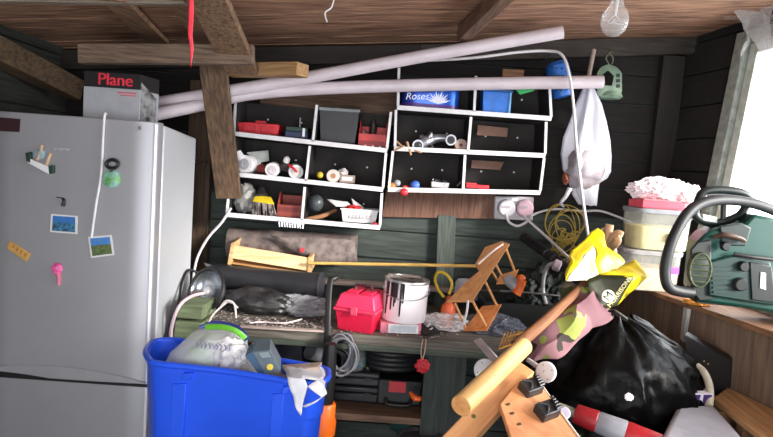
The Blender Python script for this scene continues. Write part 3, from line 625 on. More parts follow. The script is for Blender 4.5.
sticks = [((396, 141), (406, 150)), ((399, 148), (411, 150)), ((407, 142), (411, 155)), ((411, 149), (421, 152.5)), ((395, 150), (404, 146))]
for k, (a, b) in enumerate(sticks): one('wood_stick', 'short pale wooden stick in the pile at the right shelf front', 'stick', MB().cyl(at(*a, CY-.01-.008*k), at(*b, CY-.045-.004*k), .006, .0045, 8), mat((206, 164, 128), .8), 'pale sticks on the right shelf')
one('cardboard_piece', 'brown cardboard piece behind the empty middle cell', 'cardboard', MB().prism([at(478, 125, 3.02), at(508, 128, 3.02), at(507, 137, 3.02), at(477, 135, 3.02)], (0, .012, 0)), mat((140, 108, 92), .9))
one('cardboard_piece', 'brown cardboard piece behind the lowest right cell', 'cardboard', MB().prism([at(472, 160, 3.02), at(504, 162, 3.02), at(500, 170, 3.02), at(471, 168, 3.02)], (0, .012, 0)), mat((128, 98, 84), .9))
r = rR[2]
for nm, lb, px, py, rr, c in (('orange_bobbin', 'small orange ball at the left end of the lower right shelf', 392, 186, .017, (236, 120, 40)), ('grey_bobbin', 'small grey ball between orange and red balls', 397, 183, .016, (150, 156, 160)), ('red_bobbin', 'small red ball overhanging the lower right shelf edge', 404, 192, .018, (226, 50, 60)), ('blue_bobbin', 'small blue ball right of the red one', 415, 185, .021, (70, 110, 200))):
    Yq = 2.845 if 'red' in nm else CY-.02
    MBx = MB().blob(at(px, py, Yq), (rr*1.1, rr, rr), 1, .05); one(nm, lb, 'ball', MBx, mat(c, .4))
one('cork_stub', 'small dark red stub lying between grey and blue balls', 'stub', MB().cyl(at(403, 187, CY-.03), at(410, 187, CY), .009, .007, 12), mat((170, 50, 50), .5))
x0, x1, z, Y = sbox(r, 431, 449, 0, 0, 2.885)
o = T('clear_tray', 'small clear tray of screws in the lower right shelf', 'tray', ((x0+x1)/2, Y+.03, z)); mb = MB(); tray(mb, x0, x1, Y, Y+.06, z, .026, .003, .004); mb.build('tray_body', clear((215, 210, 212), .6), o)
mb = MB()
for k in range(34):
    p = V((random.uniform(x0+.01, x1-.01), random.uniform(Y+.008, Y+.05), z+.008+random.random()*.026)); d = V((random.uniform(-1, 1), random.uniform(-1, 1), random.uniform(-.4, .8))).normalized()*.012
    mb.cyl(p-d, p+d, .0025, .0018, 6)
q = one('loose_screws', 'pile of small screws filling the clear tray', 'screws', mb, STEEL); q['kind'] = 'stuff'
one('eye_screw', 'tiny steel hook near the lower shelf divider', 'hook', MB().tube([at(457, 186, CY), at(460, 183, CY), at(462, 181, CY)], .004, 8), STEEL)
x0, x1, z, Y = sbox(r, 466, 489, 0, 0, 2.885)
o = T('red_case', 'flat bright red case lying in the lowest right cell', 'case', ((x0+x1)/2, Y+.03, z)); MB().box(((x0+x1)/2, Y+.03, z+.009), (x1-x0, .06, .018)).build('case_body', RED, o, bevel=.002); MB().box(((x0+x1)/2-.03, Y+.03, z+.021), ((x1-x0)*.45, .05, .006)).build('case_lid', mat((240, 60, 60), .45), o, bevel=.001)

# ------------------------------------------------------------------ hung on the back wall, right of the shelves
o = T('blue_holder', 'blue perforated plastic basket hanging behind the lower pipe', 'basket', at(558, 95, 2.98))
mb = MB(); P = [[at(548, 62, 3.0), at(566, 58, 3.0), at(572, 76, 3.0), at(552, 92, 3.0)]]
c = at(556, 62, 2.98); e = at(563, 96, 2.98); mb.lathe(c, e-c, [(.035, 0), (.055, .02), (.06, .09), (.05, .17), (.02, .175)], 20); mb.build('holder_body', mat((40, 110, 200), .45), o)
for i in range(3):
    for j in range(4): MB().lathe(at(552+i*5.2+j*1.4, 68+j*7.4, 2.914), (0, 1, 0), [(.004, 0), (.004, .006)], 8).build('hole', mat((14, 30, 60), .7), o)
one('blue_strap', 'dark cord looped above the blue perforated basket', 'cord', MB().tube([at(543, 63, 2.99), at(548, 56, 3.0), at(556, 53, 3.0), at(563, 57, 3.0), at(566, 66, 2.99)], .0035, 8), mat((30, 34, 40), .6))
o = T('bird_feeder', 'pale green lantern shaped bird feeder hanging by a small chain', 'bird feeder', at(610, 98, 2.98))
GRN = mat((122, 146, 124), .5, c2=(92, 112, 96)); cx = at(609, 80, 2.98)
def fp(px, py, Y=2.93): return at(px, py, Y)
outer = [(597, 95), (597, 73), (601, 67), (609, 64), (617, 67), (622, 73), (622, 92), (618, 96), (608, 98)]
inner = [(602, 85), (601, 76), (608, 70), (614, 76), (612, 86)]
# front shell as ring between outline and pentagon opening
mb = MB(); n_ = 40
def samp(poly, n):
    L = [math.dist(poly[i], poly[(i+1) % len(poly)]) for i in range(len(poly))]; tot = sum(L); out = []
    for k in range(n):
        d = k/n*tot; i = 0
        while d > L[i]: d -= L[i]; i += 1
        t = d/L[i]; p, q = poly[i], poly[(i+1) % len(poly)]; out.append((p[0]+(q[0]-p[0])*t, p[1]+(q[1]-p[1])*t))
    return out
so = samp(outer, n_); cc = (608, 79); so.sort(key=lambda p: math.atan2(p[1]-cc[1], p[0]-cc[0])); si = samp(inner, 160)
si2 = [min(si, key=lambda q: abs((math.atan2(q[1]-cc[1], q[0]-cc[0])-math.atan2(p[1]-cc[1], p[0]-cc[0])+math.pi) % (2*math.pi)-math.pi)) for p in so]
mb.loft([[fp(*p, 3.03) for p in so], [fp(*p, 2.94) for p in so], [fp(*p, 2.93) for p in si2], [fp(*p, 2.945) for p in si2]], False, False); mb.build('shell', GRN, o, sharp=30)
mb = MB(); mb.lathe(at(609, 96.5, 2.98), (0, 0, -1), [(.055, -.02), (.064, 0), (.05, .012), (.001, .014)], 24); mb.build('seed_tray', GRN, o)
mb = MB()
for k in range(3): mb.prism([fp(616, 74+k*5.2, 2.932), fp(620, 73.5+k*5.2, 2.936), fp(620, 77+k*5.2, 2.936), fp(616.4, 77.5+k*5.2, 2.932)], (0, .006, 0))
mb.build('side_slots', mat((40, 48, 42), .7), o)
mb = MB(); mb.tube([at(609, 64, 2.98), at(606, 58, 2.98), at(609, 54, 2.98), at(612, 51, 3.0), at(609, 48, 3.03)], .003, 8).tube([at(612, 64, 2.98), at(613, 58, 2.98), at(610, 54, 2.98), at(607, 51, 3.0)], .003, 8); mb.build('chain', mat((110, 116, 96), .5), o)
# hanging white carrier bag
one('wooden_peg', 'slim pale peg from which the white bag hangs', 'peg', MB().cyl(at(594, 50, 2.99), at(588, 80, 2.93), .0105, n=12), mat((186, 166, 156), .7))
o = T('carrier_bag', 'white plastic carrier bag hanging on the back wall at right', 'bag', at(585, 206, 2.96))
rows = [(84, 586, 592, .01), (92, 582, 596, .03), (104, 577, 601, .045), (120, 571, 604, .06), (138, 565, 607, .07), (155, 561, 608, .08), (170, 562, 608, .08), (177, 565, 606, .06), (182, 568, 599, .05), (196, 573, 598, .045), (205, 579, 597, .03)]
mb = MB(); rings = []
for y, a, b, d in rows:
    ca = at(a, y, 2.97); cb = at(b, y, 2.97); c = (ca+cb)/2; w = (cb-ca).length/2; q = []
    for k in range(48):
        t = 2*math.pi*k/48; f = 1+.16*math.sin(t*7+y*.02)*min(1, (210-y)/60)+.22*noise.noise(V((math.cos(t)*1.6, math.sin(t)*1.6, y*.03)))
        q.append(c+V((math.cos(t)*w*min(f, 1.12), math.sin(t)*d*f, .006*noise.noise(V((t*2, y, 0))))))
    rings.append(q)
mb.loft(rings); mb.build('bag_skin', clear((228, 228, 240), .62, .35), o)
MB().tube([at(570, 188, 2.9), at(566, 196, 2.9), at(561, 203, 2.9), at(564, 207, 2.91)], [.012, .01, .008, .004], 10).build('tied_handle', mat((222, 220, 228), .4), o)
one('grey_bundle', 'grey and brown packet showing through the white hanging bag', 'packet', MB().blob(at(586, 166, 2.94), (.085, .05, .11), 4, .2, 2, 4, .08), mat((120, 108, 112), .7, c2=(176, 170, 180), scale=10))
one('rust_packet', 'small rusty orange packet at left inside the hanging bag', 'packet', MB().blob(at(566, 178, 2.95), (.02, .025, .03), 9, .3, 3, 3), mat((130, 72, 46), .7))
# sockets, plugs and cables
o = T('power_socket', 'white double wall socket box under the right shelf', 'socket', at(514, 220, YB-.05))
MB().prism([at(495, 196, YB-.055), at(534, 197, YB-.055), at(533, 221, YB-.055), at(494, 219, YB-.055)], (0, .05, 0)).build('socket_box', mat((206, 200, 206), .45), o, bevel=.006)
MB().box(at(514.5, 199.5, YB-.057), (.03, .004, .016)).build('switch', WHITE, o, bevel=.001)
for px, lb, c in ((506, 'white round plug in the left half of the socket', (228, 226, 230)), (524, 'pinkish white plug in the right half of the socket', (226, 186, 200))):
    q = T('plug', lb, 'plug', at(px, 209, YB-.07)); MB().lathe(at(px, 208, YB-.055), (0, -1, 0), [(.043, 0), (.045, .006), (.043, .028), (.036, .034), (.001, .035)], 28).build('plug_body', mat(c, .4), q)
    MB().box(at(px, 207, YB-.091), (.04, .003, .012)).build('plug_fuse', mat((190, 176, 186), .5), q)
def cable(label, pts, r=.005, mt_=CABLE, name='cable', **k): return one(name, label, 'cable', MB().tube([at(*p) for p in pts], r, 10, **k), mt_)
cable('white cable looping from the left plug to the right plug', [(506, 214, 3.03), (509, 222, 3.02), (517, 226, 3.01), (525, 223, 3.01), (530, 219, 3.03)], .0065)
cable('white cable running from the right plug diagonally down to the yellow bag', [(524, 216, 3.02), (530, 222, 3.0), (550, 240, 2.9), (570, 259, 2.72), (580, 268, 2.6)], .0065)
cable('white cable strung level along the wall right of the socket', [(531, 216, 3.06), (540, 212, 3.07), (556, 209, 3.07), (580, 211, 3.07), (600, 211, 3.07), (618, 217, 3.07), (640, 226, 3.07)], .006)
cable('white cable draped over pipes and falling past the hanging bag', [(380, 62, 2.95), (440, 60, 2.85), (480, 57, 2.80), (520, 52, 2.79), (548, 51, 2.78), (562, 55, 2.74), (569, 74, 2.70), (573, 100, 2.72), (577, 150, 2.78), (583, 200, 2.7), (588, 235, 2.6), (590, 250, 2.52)], .0065)
cable('white cable curving down from the shelf end beside the fridge', [(231, 208, 2.84), (222, 222, 2.84), (208, 238, 2.84), (198, 256, 2.84), (194, 272, 2.82), (193, 284, 2.78)], .0065)
cable('black cable hanging loose between fridge and bench', [(204, 276, 2.74), (189, 270, 2.7), (182, 282, 2.62), (178, 305, 2.52), (170, 326, 2.46), (167, 350, 2.44)], .006, BLACK)
cable('pale pink cable looping around the green blocks', [(205, 293, 2.6), (192, 296, 2.5), (181, 304, 2.42), (174, 318, 2.4), (171, 333, 2.42), (172, 346, 2.44)], .007, mat((226, 200, 208), .5))
mb = MB()
for k in range(6):
    cx, cy = 566+random.uniform(-6, 6), 226+random.uniform(-6, 8); w, h = random.uniform(9, 19), random.uniform(12, 28); ph = random.random()*6
    mb.tube([at(cx+w*math.cos(2*math.pi*i/9+ph)*(1+.2*random.random()), cy+h*.75*math.sin(2*math.pi*i/9+ph), 3.05-.012*(k % 5)) for i in range(9)], .0028, 6, closed=True, sm=4)
for k in range(14):
    p = at(565+random.uniform(-7, 10), 245+random.uniform(-14, 16), 3.02+random.uniform(-.02, .05)); mb.tube([p+V((random.uniform(-.04, .04), 0, random.uniform(-.04, .04))) for _ in range(4)], .0028, 6, closed=True, sm=4)
one('wire_tangle', 'tangled coil of yellow wire hanging on the green wall', 'wire', mb, mat((190, 164, 76), .5))
o = T('black_tube', 'black tube handle leaning by the yellow wire', 'tube', at(560, 268, 2.9))
p0, p1 = at(525, 238, 2.98), at(571, 271, 2.72); mb = MB(); mb.cyl(p0, p1, .022, .024, 20); mb.build('tube_body', mat((26, 26, 30), .35), o)
mb = MB(); d = (p1-p0)
for k in range(3): mb.lathe(p0+d*(.5+.16*k), d, [(.0235, -.004), (.025, 0), (.0235, .004)], 20, cap=True)
mb.build('grip_rings', mat((70, 70, 76), .35), o); MB().blob(p0, (.024, .024, .024), 1, .02).build('end_cap', BLACK, o)
o = T('hose_end', 'grey hose with pinkish end fitting below the black tube', 'hose', at(556, 275, 2.7)); MB().tube([at(555, 263, 2.68), at(548, 266, 2.7), at(544, 276, 2.72), at(543, 290, 2.74), at(546, 304, 2.72)], .009, 12).build('hose', mat((176, 178, 184), .4), o)
MB().lathe(at(553, 264, 2.66), (1, -.3, -.3), [(.018, 0), (.026, .006), (.026, .03), (.018, .036)], 20).build('fitting', mat((196, 176, 186), .4), o)
# ------------------------------------------------------------------ work bench
ZB = at(400, 338, 2.45).z
def g(px, py, dz=0): return atz(px, py, ZB+dz)
BX0 = at(172, 325, 2.45).x; BX1 = .80
BG = wood((104, 112, 98), (66, 72, 62), (1, 0, 0), 5, .85)
o = T('work_bench', 'long old green workbench along the back wall, covered in tools', 'workbench', ((BX0+BX1)/2, 2.78, 0))
mb = MB()
for k in range(4): mb.box(((BX0+BX1)/2, 2.452+.082+k*.166, ZB-.02), (BX1-BX0, .163, .04))
mb.build('bench_top', wood((124, 118, 108), (78, 74, 66), (1, 0, 0), 5, .9), o, bevel=.003)
MB().box(((BX0+BX1)/2, 2.463, ZB-.0525), (BX1-BX0-.02, .022, .025)).build('front_rail', wood((84, 92, 80), (52, 58, 50), (1, 0, 0), 5), o, bevel=.002)
px0, px1 = at(424, 370, 2.48).x, at(466, 370, 2.48).x
MB().box(((px0+px1)/2, 2.487, (ZB-.041)/2), (px1-px0, .024, ZB-.041)).build('leg_panel', wood((54, 64, 60), (36, 42, 40), (0, 0, 1), 5), o, bevel=.002)
for x, y in ((BX0+.04, 2.50), (BX0+.04, 3.04), (BX1-.05, 2.5), (BX1-.05, 3.04), (px0+.03, 3.04)): MB().box((x, y, (ZB-.041)/2), (.07, .07, ZB-.041)).build('leg', wood((70, 78, 70), (46, 52, 46), (0, 0, 1), 5), o, bevel=.003)
ZS = at(380, 409, 2.55).z
mb = MB()
for k in range(3): mb.box(((BX0+px0)/2+.02, 2.56+k*.17, ZS-.016), (px0-BX0-.02, .163, .03))
mb.build('lower_shelf', wood((126, 98, 78), (86, 64, 50), (1, 0, 0), 5), o, bevel=.002)
# sawdust, shavings and bits on the bench
mb = MB()
for k in range(420):
    p = V((random.uniform(BX0+.1, .35), random.uniform(2.47, 2.75)**1.0, ZB+.003)); s_ = random.uniform(.002, .009); a = random.random()*180
    mb.box(p, (s_, s_*random.uniform(.2, .7), .002), rz(a))
o = one('wood_shavings', 'pale dust and shavings scattered along the bench front', 'shavings', mb, mat((206, 190, 190), .9)); o['kind'] = 'stuff'
mb = MB()
for k in range(60):
    p = g(random.uniform(236, 330), random.uniform(318, 329), .004); mb.blob(p, (random.uniform(.004, .012), random.uniform(.004, .014), random.uniform(.002, .005)), k, .4, 3, 1)
o = one('white_debris', 'heap of whitish dusty debris in front of the black bag', 'debris', mb, mat((190, 176, 176), .9, c2=(110, 100, 98), scale=60)); o['kind'] = 'stuff'
# two green blocks at the left end
for nm, lb, q in (('green_block', 'upper mossy green wooden block at the left bench end', [(178, 304), (203, 306), (202, 320), (175, 318)]), ('green_block', 'lower mossy green wooden block under its twin at bench end', [(175, 321), (202, 323), (201, 340), (173, 338)])):
    one(nm, lb, 'block', MB().prism(pquad(q, 2.43), (.01, .16, 0)), wood((126, 140, 104), (86, 98, 70), (1, 0, 0), 7), 'mossy green blocks', bevel=.004)
# chrome dish lamp
o = T('dish_lamp', 'round chrome dish lamp with black rim at left bench end', 'lamp', at(206, 305, 2.66))
c = at(206, 290, 2.6); ax = V((-.15, -.8, .55)).normalized(); ax = V((-.45, -.8, .35)).normalized()
a, u, w = basis(ax)
def dish(rad, dep, k=1): return [(rad*math.sin(t), -dep*math.cos(t)) for t in [i*math.pi/2/10 for i in range(11)]]
MB().lathe(c, ax, dish(.095, .06)+[(.09, .0)]+[(r*.96, h+.003) for r, h in dish(.092, .055)[::-1][1:]], 36, cap=False).build('dish', mat((190, 196, 204), .22, .8, .15, 8), o)
MB().tube([c+(u*math.cos(t)+w*math.sin(t))*.096 for t in [2*math.pi*k/36 for k in range(36)]], .0075, 10, closed=True, sm=0).build('rim', BLACK, o)
MB().lathe(c-ax*.055, -ax, [(.03, 0), (.028, .03), (.02, .05), (.001, .052)], 20).build('lamp_neck', BLACK, o); MB().blob(c-ax*.02, (.028, .028, .028), 1, .02).build('bulb', mat((206, 206, 210), .1, .3), o)
one('grey_plate', 'bent grey metal plate standing behind the chrome dish lamp', 'plate', MB().prism([at(204, 263, 2.82), at(214, 266, 2.82), at(221, 281, 2.82), at(218, 292, 2.82), at(212, 274, 2.82)], (.002, .004, 0)), mat((120, 120, 124), .5, .5))
# wooden tray / felt roll / black tube case / black bag
o = T('wooden_tray', 'shallow pale wooden tray lying at the back under left shelf', 'tray', at(268, 272, 2.86))
f = [(233, 245), (309, 258), (308, 271), (230, 258)]
MB().prism(pquad(f, 2.82), (0, .012, 0)).build('front_board', wood((236, 206, 160), (206, 170, 118), (1, 0, .1), 5), o, bevel=.002)
MB().prism(pquad([(231, 243), (235, 242), (231, 265), (227, 265)], 2.818), (0, .15, .01)).build('end_board', CHIP, o, bevel=.002); MB().prism(pquad([(308, 257), (312, 257), (311, 273), (307, 273)], 2.815), (0, .15, .01)).build('end_board', CHIP, o, bevel=.002)
MB().prism([at(230, 262, 2.82), at(308, 273, 2.82), at(308, 270, 2.95), at(232, 258, 2.95)], (0, 0, -.008)).build('bottom', wood((190, 140, 84), (150, 104, 60), (1, 0, 0)), o)
o = T('felt_roll', 'rolled grey brown roofing felt lying along the wall below left shelf', 'felt', at(290, 262, 3.0)); p0, p1 = at(229, 243, 3.0), at(357, 249, 3.02)
mb = MB(); pts = [p0.lerp(p1, t) for t in [i/12 for i in range(13)]]; mb.tube(pts, [.075+.008*noise.noise(V((i*.9, 0, 0))) for i in range(13)], 26, sm=3); mb.build('roll', mat((116, 102, 98), .95, c2=(84, 74, 72), scale=26, bump=.5), o)
MB().sheet([at(270, 236, 2.91), at(355, 240, 2.92), at(358, 262, 2.93), at(314, 263, 2.90)], [(0, 1, 2, 3)], 4, .01, 9).build('loose_flap', mat((126, 114, 110), .95, c2=(92, 82, 80), scale=30), o, solid=.004)
MB().box(at(302, 250, 2.895), (.02, .002, .022), ry(10)).build('red_tag', mat((190, 50, 60), .6), o)
o = T('black_tube_case', 'long black cylindrical case lying behind the dark plastic bag', 'case', at(270, 300, 2.8)); p0, p1 = at(214, 276, 2.82), at(321, 285, 2.72)
MB().cyl(p0, p1, .058, .054, 30).build('case_body', mat((42, 42, 46), .45), o); d = (p1-p0).normalized(); MB().lathe(p1+d*.001, d, [(.056, -.008), (.057, 0), (.05, .003), (.046, -.004+.005), (.001, .0015)], 28).build('end_cap', mat((54, 54, 60), .35), o)
o = T('black_bag', 'dark dusty crumpled plastic bag bundle lying on the bench left', 'bag', g(262, 318)); 
mb = MB().blob(g(258, 316)+V((0, .05, .055)), (.16, .075, .062), 3, .2, 2.0, 5, .07, 2.6, ry(4), .8); mb.build('bundle', mat((58, 56, 58), .4, c2=(26, 26, 28), scale=16, bump=.5), o)
mb = MB(); mb.blob(g(300, 318)+V((0, .05, .045)), (.11, .06, .05), 8, .3, 2.5, 5, .2, 4, None, .8); mb.build('clear_wrap', clear((200, 200, 206), .45, .15), o)
one('dark_bundle', 'dark bundle under clear wrapping beside the red toolbox', 'bundle', MB().blob(g(304, 317)+V((0, .06, .035)), (.09, .045, .04), 12, .3, 3, 4, .1), mat((58, 54, 54), .6))
mb = MB().tube([g(250, 323, .03), g(262, 322, .015), g(285, 323, .02), g(302, 319, .03)], .0035, 8).tube([at(220, 308, 2.5), at(226, 301, 2.5), at(234, 304, 2.5), at(236, 318, 2.5)], .005, 8).tube([at(207, 328, 2.45), at(212, 316, 2.47), at(222, 306, 2.5), at(230, 302, 2.52), at(238, 308, 2.52)], .004, 8)
one('pale_twine', 'loose pale loops of twine lying behind the blue bin', 'twine', mb, mat((224, 212, 210), .6))
one('wood_strip', 'thin pale wooden strip lying on the bench front edge', 'strip', MB().prism([g(240, 326, .012), g(330, 331, .012), g(330, 329.5, .012), g(240, 324.5, .012)], (0, 0, -.008)), wd((1, 0, 0), (196, 176, 168), (150, 134, 128)))
# thin yellow rod
r0_ = at(226, 259, 2.80); r1_ = at(476, 266, 2.70)
one('wooden_dowel', 'long thin yellow wooden rod held level above the bench', 'rod', MB().cyl(at(309, 263, 2.79), r1_, .0075, n=12), wd((1, 0, 0), (226, 186, 104), (190, 148, 76)))
one('ledge_board', 'narrow pale board lying along the wall behind paint can', 'board', MB().prism([at(322, 279, 3.04), at(520, 293, 3.04), at(520, 298, 3.04), at(322, 284, 3.04)], (0, .05, 0)), wd((1, 0, 0), (166, 150, 142), (120, 108, 100)), bevel=.002)
# clamp
o = T('bar_clamp', 'black bar clamp standing upright left of the red toolbox', 'clamp', g(330, 336)+V((0, 0, 0)))
MB().tube([at(336, 277, 2.56), at(331, 279, 2.53), at(329, 290, 2.5), at(328, 310, 2.46), at(327, 336, 2.435), at(325, 372, 2.43)], .014, 8, flat=.6).build('bar', DARK, o); MB().tube([at(329, 281, 2.53), at(335, 278, 2.54), at(340, 276, 2.58)], [.014, .012, .008], 10).build('jaw', BLACK, o)
# red toolbox
o = T('red_toolbox', 'bright red plastic toolbox with raised lid tray, left of paint can', 'toolbox', g(356, 334)); b = g(353, 333); yaw = rz(-17); W, D, H = .178, .21, .155
def tp(x, y, z): return b + yaw @ V((x, y, z))
def taper(x0, x1, y0, y1, z0, z1, i0, i1):
    return [[tp(x0+i, y0+i, z), tp(x1-i, y0+i, z), tp(x1-i, y1-i, z), tp(x0+i, y1-i, z)] for z, i in ((z0, i0), (z1, i1))]
MB().loft(taper(-W/2, W/2, 0, D, .001, .088, .014, .002), True, False).build('toolbox_body', mat((224, 30, 70), .4, var=.05), o, bevel=.004)
MB().loft(taper(-W/2-.006, W/2+.006, -.006, D+.006, .088, .1, 0, 0), True, False).build('rim', mat((232, 60, 96), .4, var=.05), o, bevel=.003)
MB().loft(taper(-W/2-.002, W/2+.002, -.002, D+.002, .1, .158, 0, .018), True, False).build('lid', mat((232, 54, 96), .4, var=.05), o, bevel=.005)
mb = MB(); 
for x, w_ in ((-.03, .05), (.035, .05)): mb.box(tp(x, .1, .162), (w_, .11, .012), yaw)
mb.build('lid_compartment', mat((226, 36, 80), .35), o, bevel=.003)
mb = MB(); mb.tube([tp(-.035, .1, .166), tp(-.035, .1, .185), tp(.035, .1, .185), tp(.035, .1, .166)], .006, 10, sm=2); mb.build('handle', mat((70, 30, 40), .5), o)
mb = MB(); mb.box(tp(0, -.008, .094), (.028, .008, .034), yaw); mb.build('latch', mat((236, 80, 110), .4), o, bevel=.002)
# paint can on a boxed item
o = T('cardboard_carton', 'flat pink and white carton lying under the paint can', 'box', g(401, 333)); b = g(401, 334)
mb = MB(); mb.box(b+V((-.01, .075, .024)), (.175, .15, .046), rz(6)); mb.build('carton', mat((226, 130, 150), .5), o, bevel=.002)
mb = MB(); mb.box(b+V((.008, -.005, .024)), (.13, .002, .038), rz(6)); mb.build('front_window', mat((232, 232, 236), .4), o); mb = MB(); mb.box(b+V((.008, -.0065, .024)), (.11, .001, .026), rz(6)); mb.build('window_panel', mat((196, 204, 212), .3), o)
PC = b+V((.008, .085, .048)); o = T('paint_can', 'large white paint can with black drips down its side', 'paint can', PC); R, H = .097, .172; ax = V((.03, -.02, 1)).normalized()
MB().lathe(PC, ax, [(R*.98, 0), (R, .004), (R, H), (R*.985, H+.002)], 44).build('can_body', mat((236, 228, 232), .45, 0, .03, 5), o)
MB().lathe(PC+ax*H, ax, [(R*1.02, -.004), (R*1.03, .002), (R*1.01, .007), (R*.9, .007), (R*.88, -.004+.005), (R*.8, .003), (.001, .003)], 44).build('can_lid', mat((188, 186, 190), .3, .7, .15, 12), o)
a, u, w = basis(ax)
def cs(ang, h, r=R): return PC + ax*h + V((math.sin(ang)*r, -math.cos(ang)*r, 0))
mb = MB()
for k in range(13):
    an = -1.1+random.uniform(0, 1.0); L = random.uniform(.05, .155); mb.tube([cs(an, H, R+.0005), cs(an+.01, H-L*.5, R+.0005), cs(an+.015, H-L, R+.0005)], [.0062, .005, .0036], 6, sm=3)
mb.build('paint_drips', mat((34, 32, 36), .4), o)
mb = MB()
for k in range(4): mb.blob(PC+ax*(H+.006)+V((random.uniform(-.05, .05), random.uniform(-.05, .04), 0)), (.03, .02, .004), k, .4, 3, 3)
mb.build('dried_paint', mat((70, 66, 62), .7), o)
mb = MB(); mb.tube([cs(-1.5, H*.8, R+.004)]+[PC+ax*(H*.8)+V((-math.cos(t)*(R+.008), -math.sin(t)*(R+.01), -math.sin(t)*.035)) for t in [.5, 1.1, 1.6, 2.1, 2.7]]+[cs(1.5, H*.8, R+.004)], .0022, 8); mb.build('wire_handle', STEEL, o)
for s_ in (-1, 1): MB().lathe(cs(s_*1.5, H*.8), V((s_, 0, 0)), [(.012, 0), (.012, .003), (.005, .006)], 14).build('handle_boss', STEEL, o)
one('dirty_brush', 'dark handled brush lying across the paint can lid', 'brush', MB().tube([PC+ax*(H+.012)+V((-.085, -.02, .012)), PC+ax*(H+.012)+V((-.02, .0, .004)), PC+ax*(H+.012)+V((.05, .01, .002))], [.006, .008, .014], 10, flat=.6), mat((120, 106, 98), .6))
# orange bottle, yellow loop, plastic clutter
o = T('orange_bottle', 'small orange bottle standing right of the paint can', 'bottle', g(446, 327)); b = g(446, 327)
MB().lathe(b, (.05, 0, 1), [(.03, 0), (.034, .005), (.034, .08), (.03, .1), (.02, .11), (.016, .118)], 26).build('bottle_body', mat((226, 104, 60), .45), o); MB().lathe(b+V((.006, 0, .118)), (.05, 0, 1), [(.017, 0), (.017, .02), (.012, .026)], 20).build('bottle_cap', mat((180, 80, 50), .5), o)
one('yellow_hose', 'yellow hose loop standing up behind the orange bottle', 'hose', MB().tube([at(449, 294, 2.72), at(452, 284, 2.72), at(447, 275, 2.74), at(439, 272, 2.76), at(435, 279, 2.78), at(438, 289, 2.78), at(444, 297, 2.75)], .007, 10), mat((228, 192, 60), .45))
one('clear_bag', 'crumpled clear plastic bag lying around the orange bottle base', 'bag', MB().blob(g(446, 332)+V((.0, .06, .03)), (.09, .07, .035), 4, .3, 2.5, 5, .22, 4, None, .75), clear((228, 224, 226), .6, .2))
one('clear_bag', 'crumpled clear bag with blue bits, below the wooden rack', 'bag', MB().blob(g(492, 336)+V((.02, .08, .03)), (.11, .08, .04), 7, .3, 2.5, 5, .25, 4, None, .75), clear((120, 126, 140), .6, .2))
mb = MB().tube([g(428, 326, .03), g(433, 320, .03), g(438, 322, .03)], .005, 8).tube([g(430, 330, .02), g(436, 327, .02), g(441, 327, .03)], .005, 8); one('white_clip', 'small white bent clip between paint can and orange bottle', 'clip', mb, WHITE)
o = T('paint_scraper', 'black pointed scraper lying in front of paint can', 'scraper', g(430, 333)); MB().prism([g(418, 331, .01), g(434, 327, .02), g(440, 333, .012), g(425, 336, .01)], (0, 0, .006)).build('blade', BLACK, o)
one('white_jar', 'round whitish jar behind the wooden rack at back', 'jar', MB().lathe(at(466, 300, 2.95), (0, 0, 1), [(.05, 0), (.06, .01), (.06, .085), (.05, .1), (.001, .1)], 28), clear((206, 204, 216), .7, .3))
# tan folding rack
o = T('wooden_rack', 'tan two tier wooden rack tipped on its side on the bench', 'rack', g(480, 338)); TAN = wood((230, 170, 114), (204, 140, 86), (.6, 0, .8), 4, .55)
def plank(q, t=.012): return MB().prism([at(x, y, Y) for x, y, Y in q], (.002, t, -t*.4))
plank([(446, 302, 2.50), (472, 302, 2.47), (510, 244, 2.66), (502, 241, 2.72), (485, 247, 2.74), (475, 264, 2.66), (479, 271, 2.63), (468, 280, 2.58)]).build('top_board', TAN, o, bevel=.002)
plank([(463, 331, 2.46), (487, 331, 2.44), (502, 304, 2.56), (482, 306, 2.60)]).build('lower_board', wood((224, 146, 88), (190, 118, 66), (.6, 0, .8), 4, .55), o, bevel=.002)
plank([(500, 275, 2.70), (519, 269, 2.68), (514, 281, 2.64), (508, 284, 2.64), (496, 284, 2.67)]).build('rear_board', TAN, o, bevel=.002)
for a_, b_ in (((506, 249, 2.66), (515, 272, 2.68)), ((495, 263, 2.62), (503, 278, 2.68)), ((485, 281, 2.56), (497, 306, 2.57)), ((472, 300, 2.48), (486, 326, 2.46)), ((455, 303, 2.50), (466, 329, 2.48)), ((491, 270, 2.60), (498, 281, 2.68))): MB().cyl(at(*a_), at(*b_), .0055, n=12).build('dowel', wood((214, 160, 104), (186, 126, 76), (0, 0, 1)), o)
MB().tube([at(503, 244, 2.64), at(492, 252, 2.62), at(478, 264, 2.60)], .005, 8).build('white_cord', mat((226, 206, 196), .6), o); MB().tube([at(468, 300, 2.46), at(467, 310, 2.45), at(464, 322, 2.45), at(460, 328, 2.46)], .005, 8).build('white_string', CABLE, o)
one('orange_nozzle', 'bright orange plastic tap fitting right of the wooden rack', 'fitting', MB().tube([at(516, 294, 2.62), at(520, 287, 2.62), at(522, 280, 2.62)], [.022, .018, .022], 14).blob(at(521, 278, 2.62), (.02, .018, .016), 2, .1), mat((238, 112, 46), .4))
one('grey_connector', 'pale grey hose connector beside the orange tap fitting', 'fitting', MB().tube([at(506, 277, 2.66), at(511, 282, 2.65), at(517, 288, 2.64)], [.02, .027, .024], 16), mat((150, 156, 166), .4))
o = T('dark_crate', 'dark crate with steel rim behind the wooden rack', 'crate', g(520, 318)); mb = MB(); q0 = at(480, 286, 2.9); tray(mb, at(482, 300, 2.8).x, at(560, 300, 2.8).x, 2.72, 2.98, ZB+.001, .12, .006, .01); mb.build('crate_body', mat((30, 32, 32), .6), o)
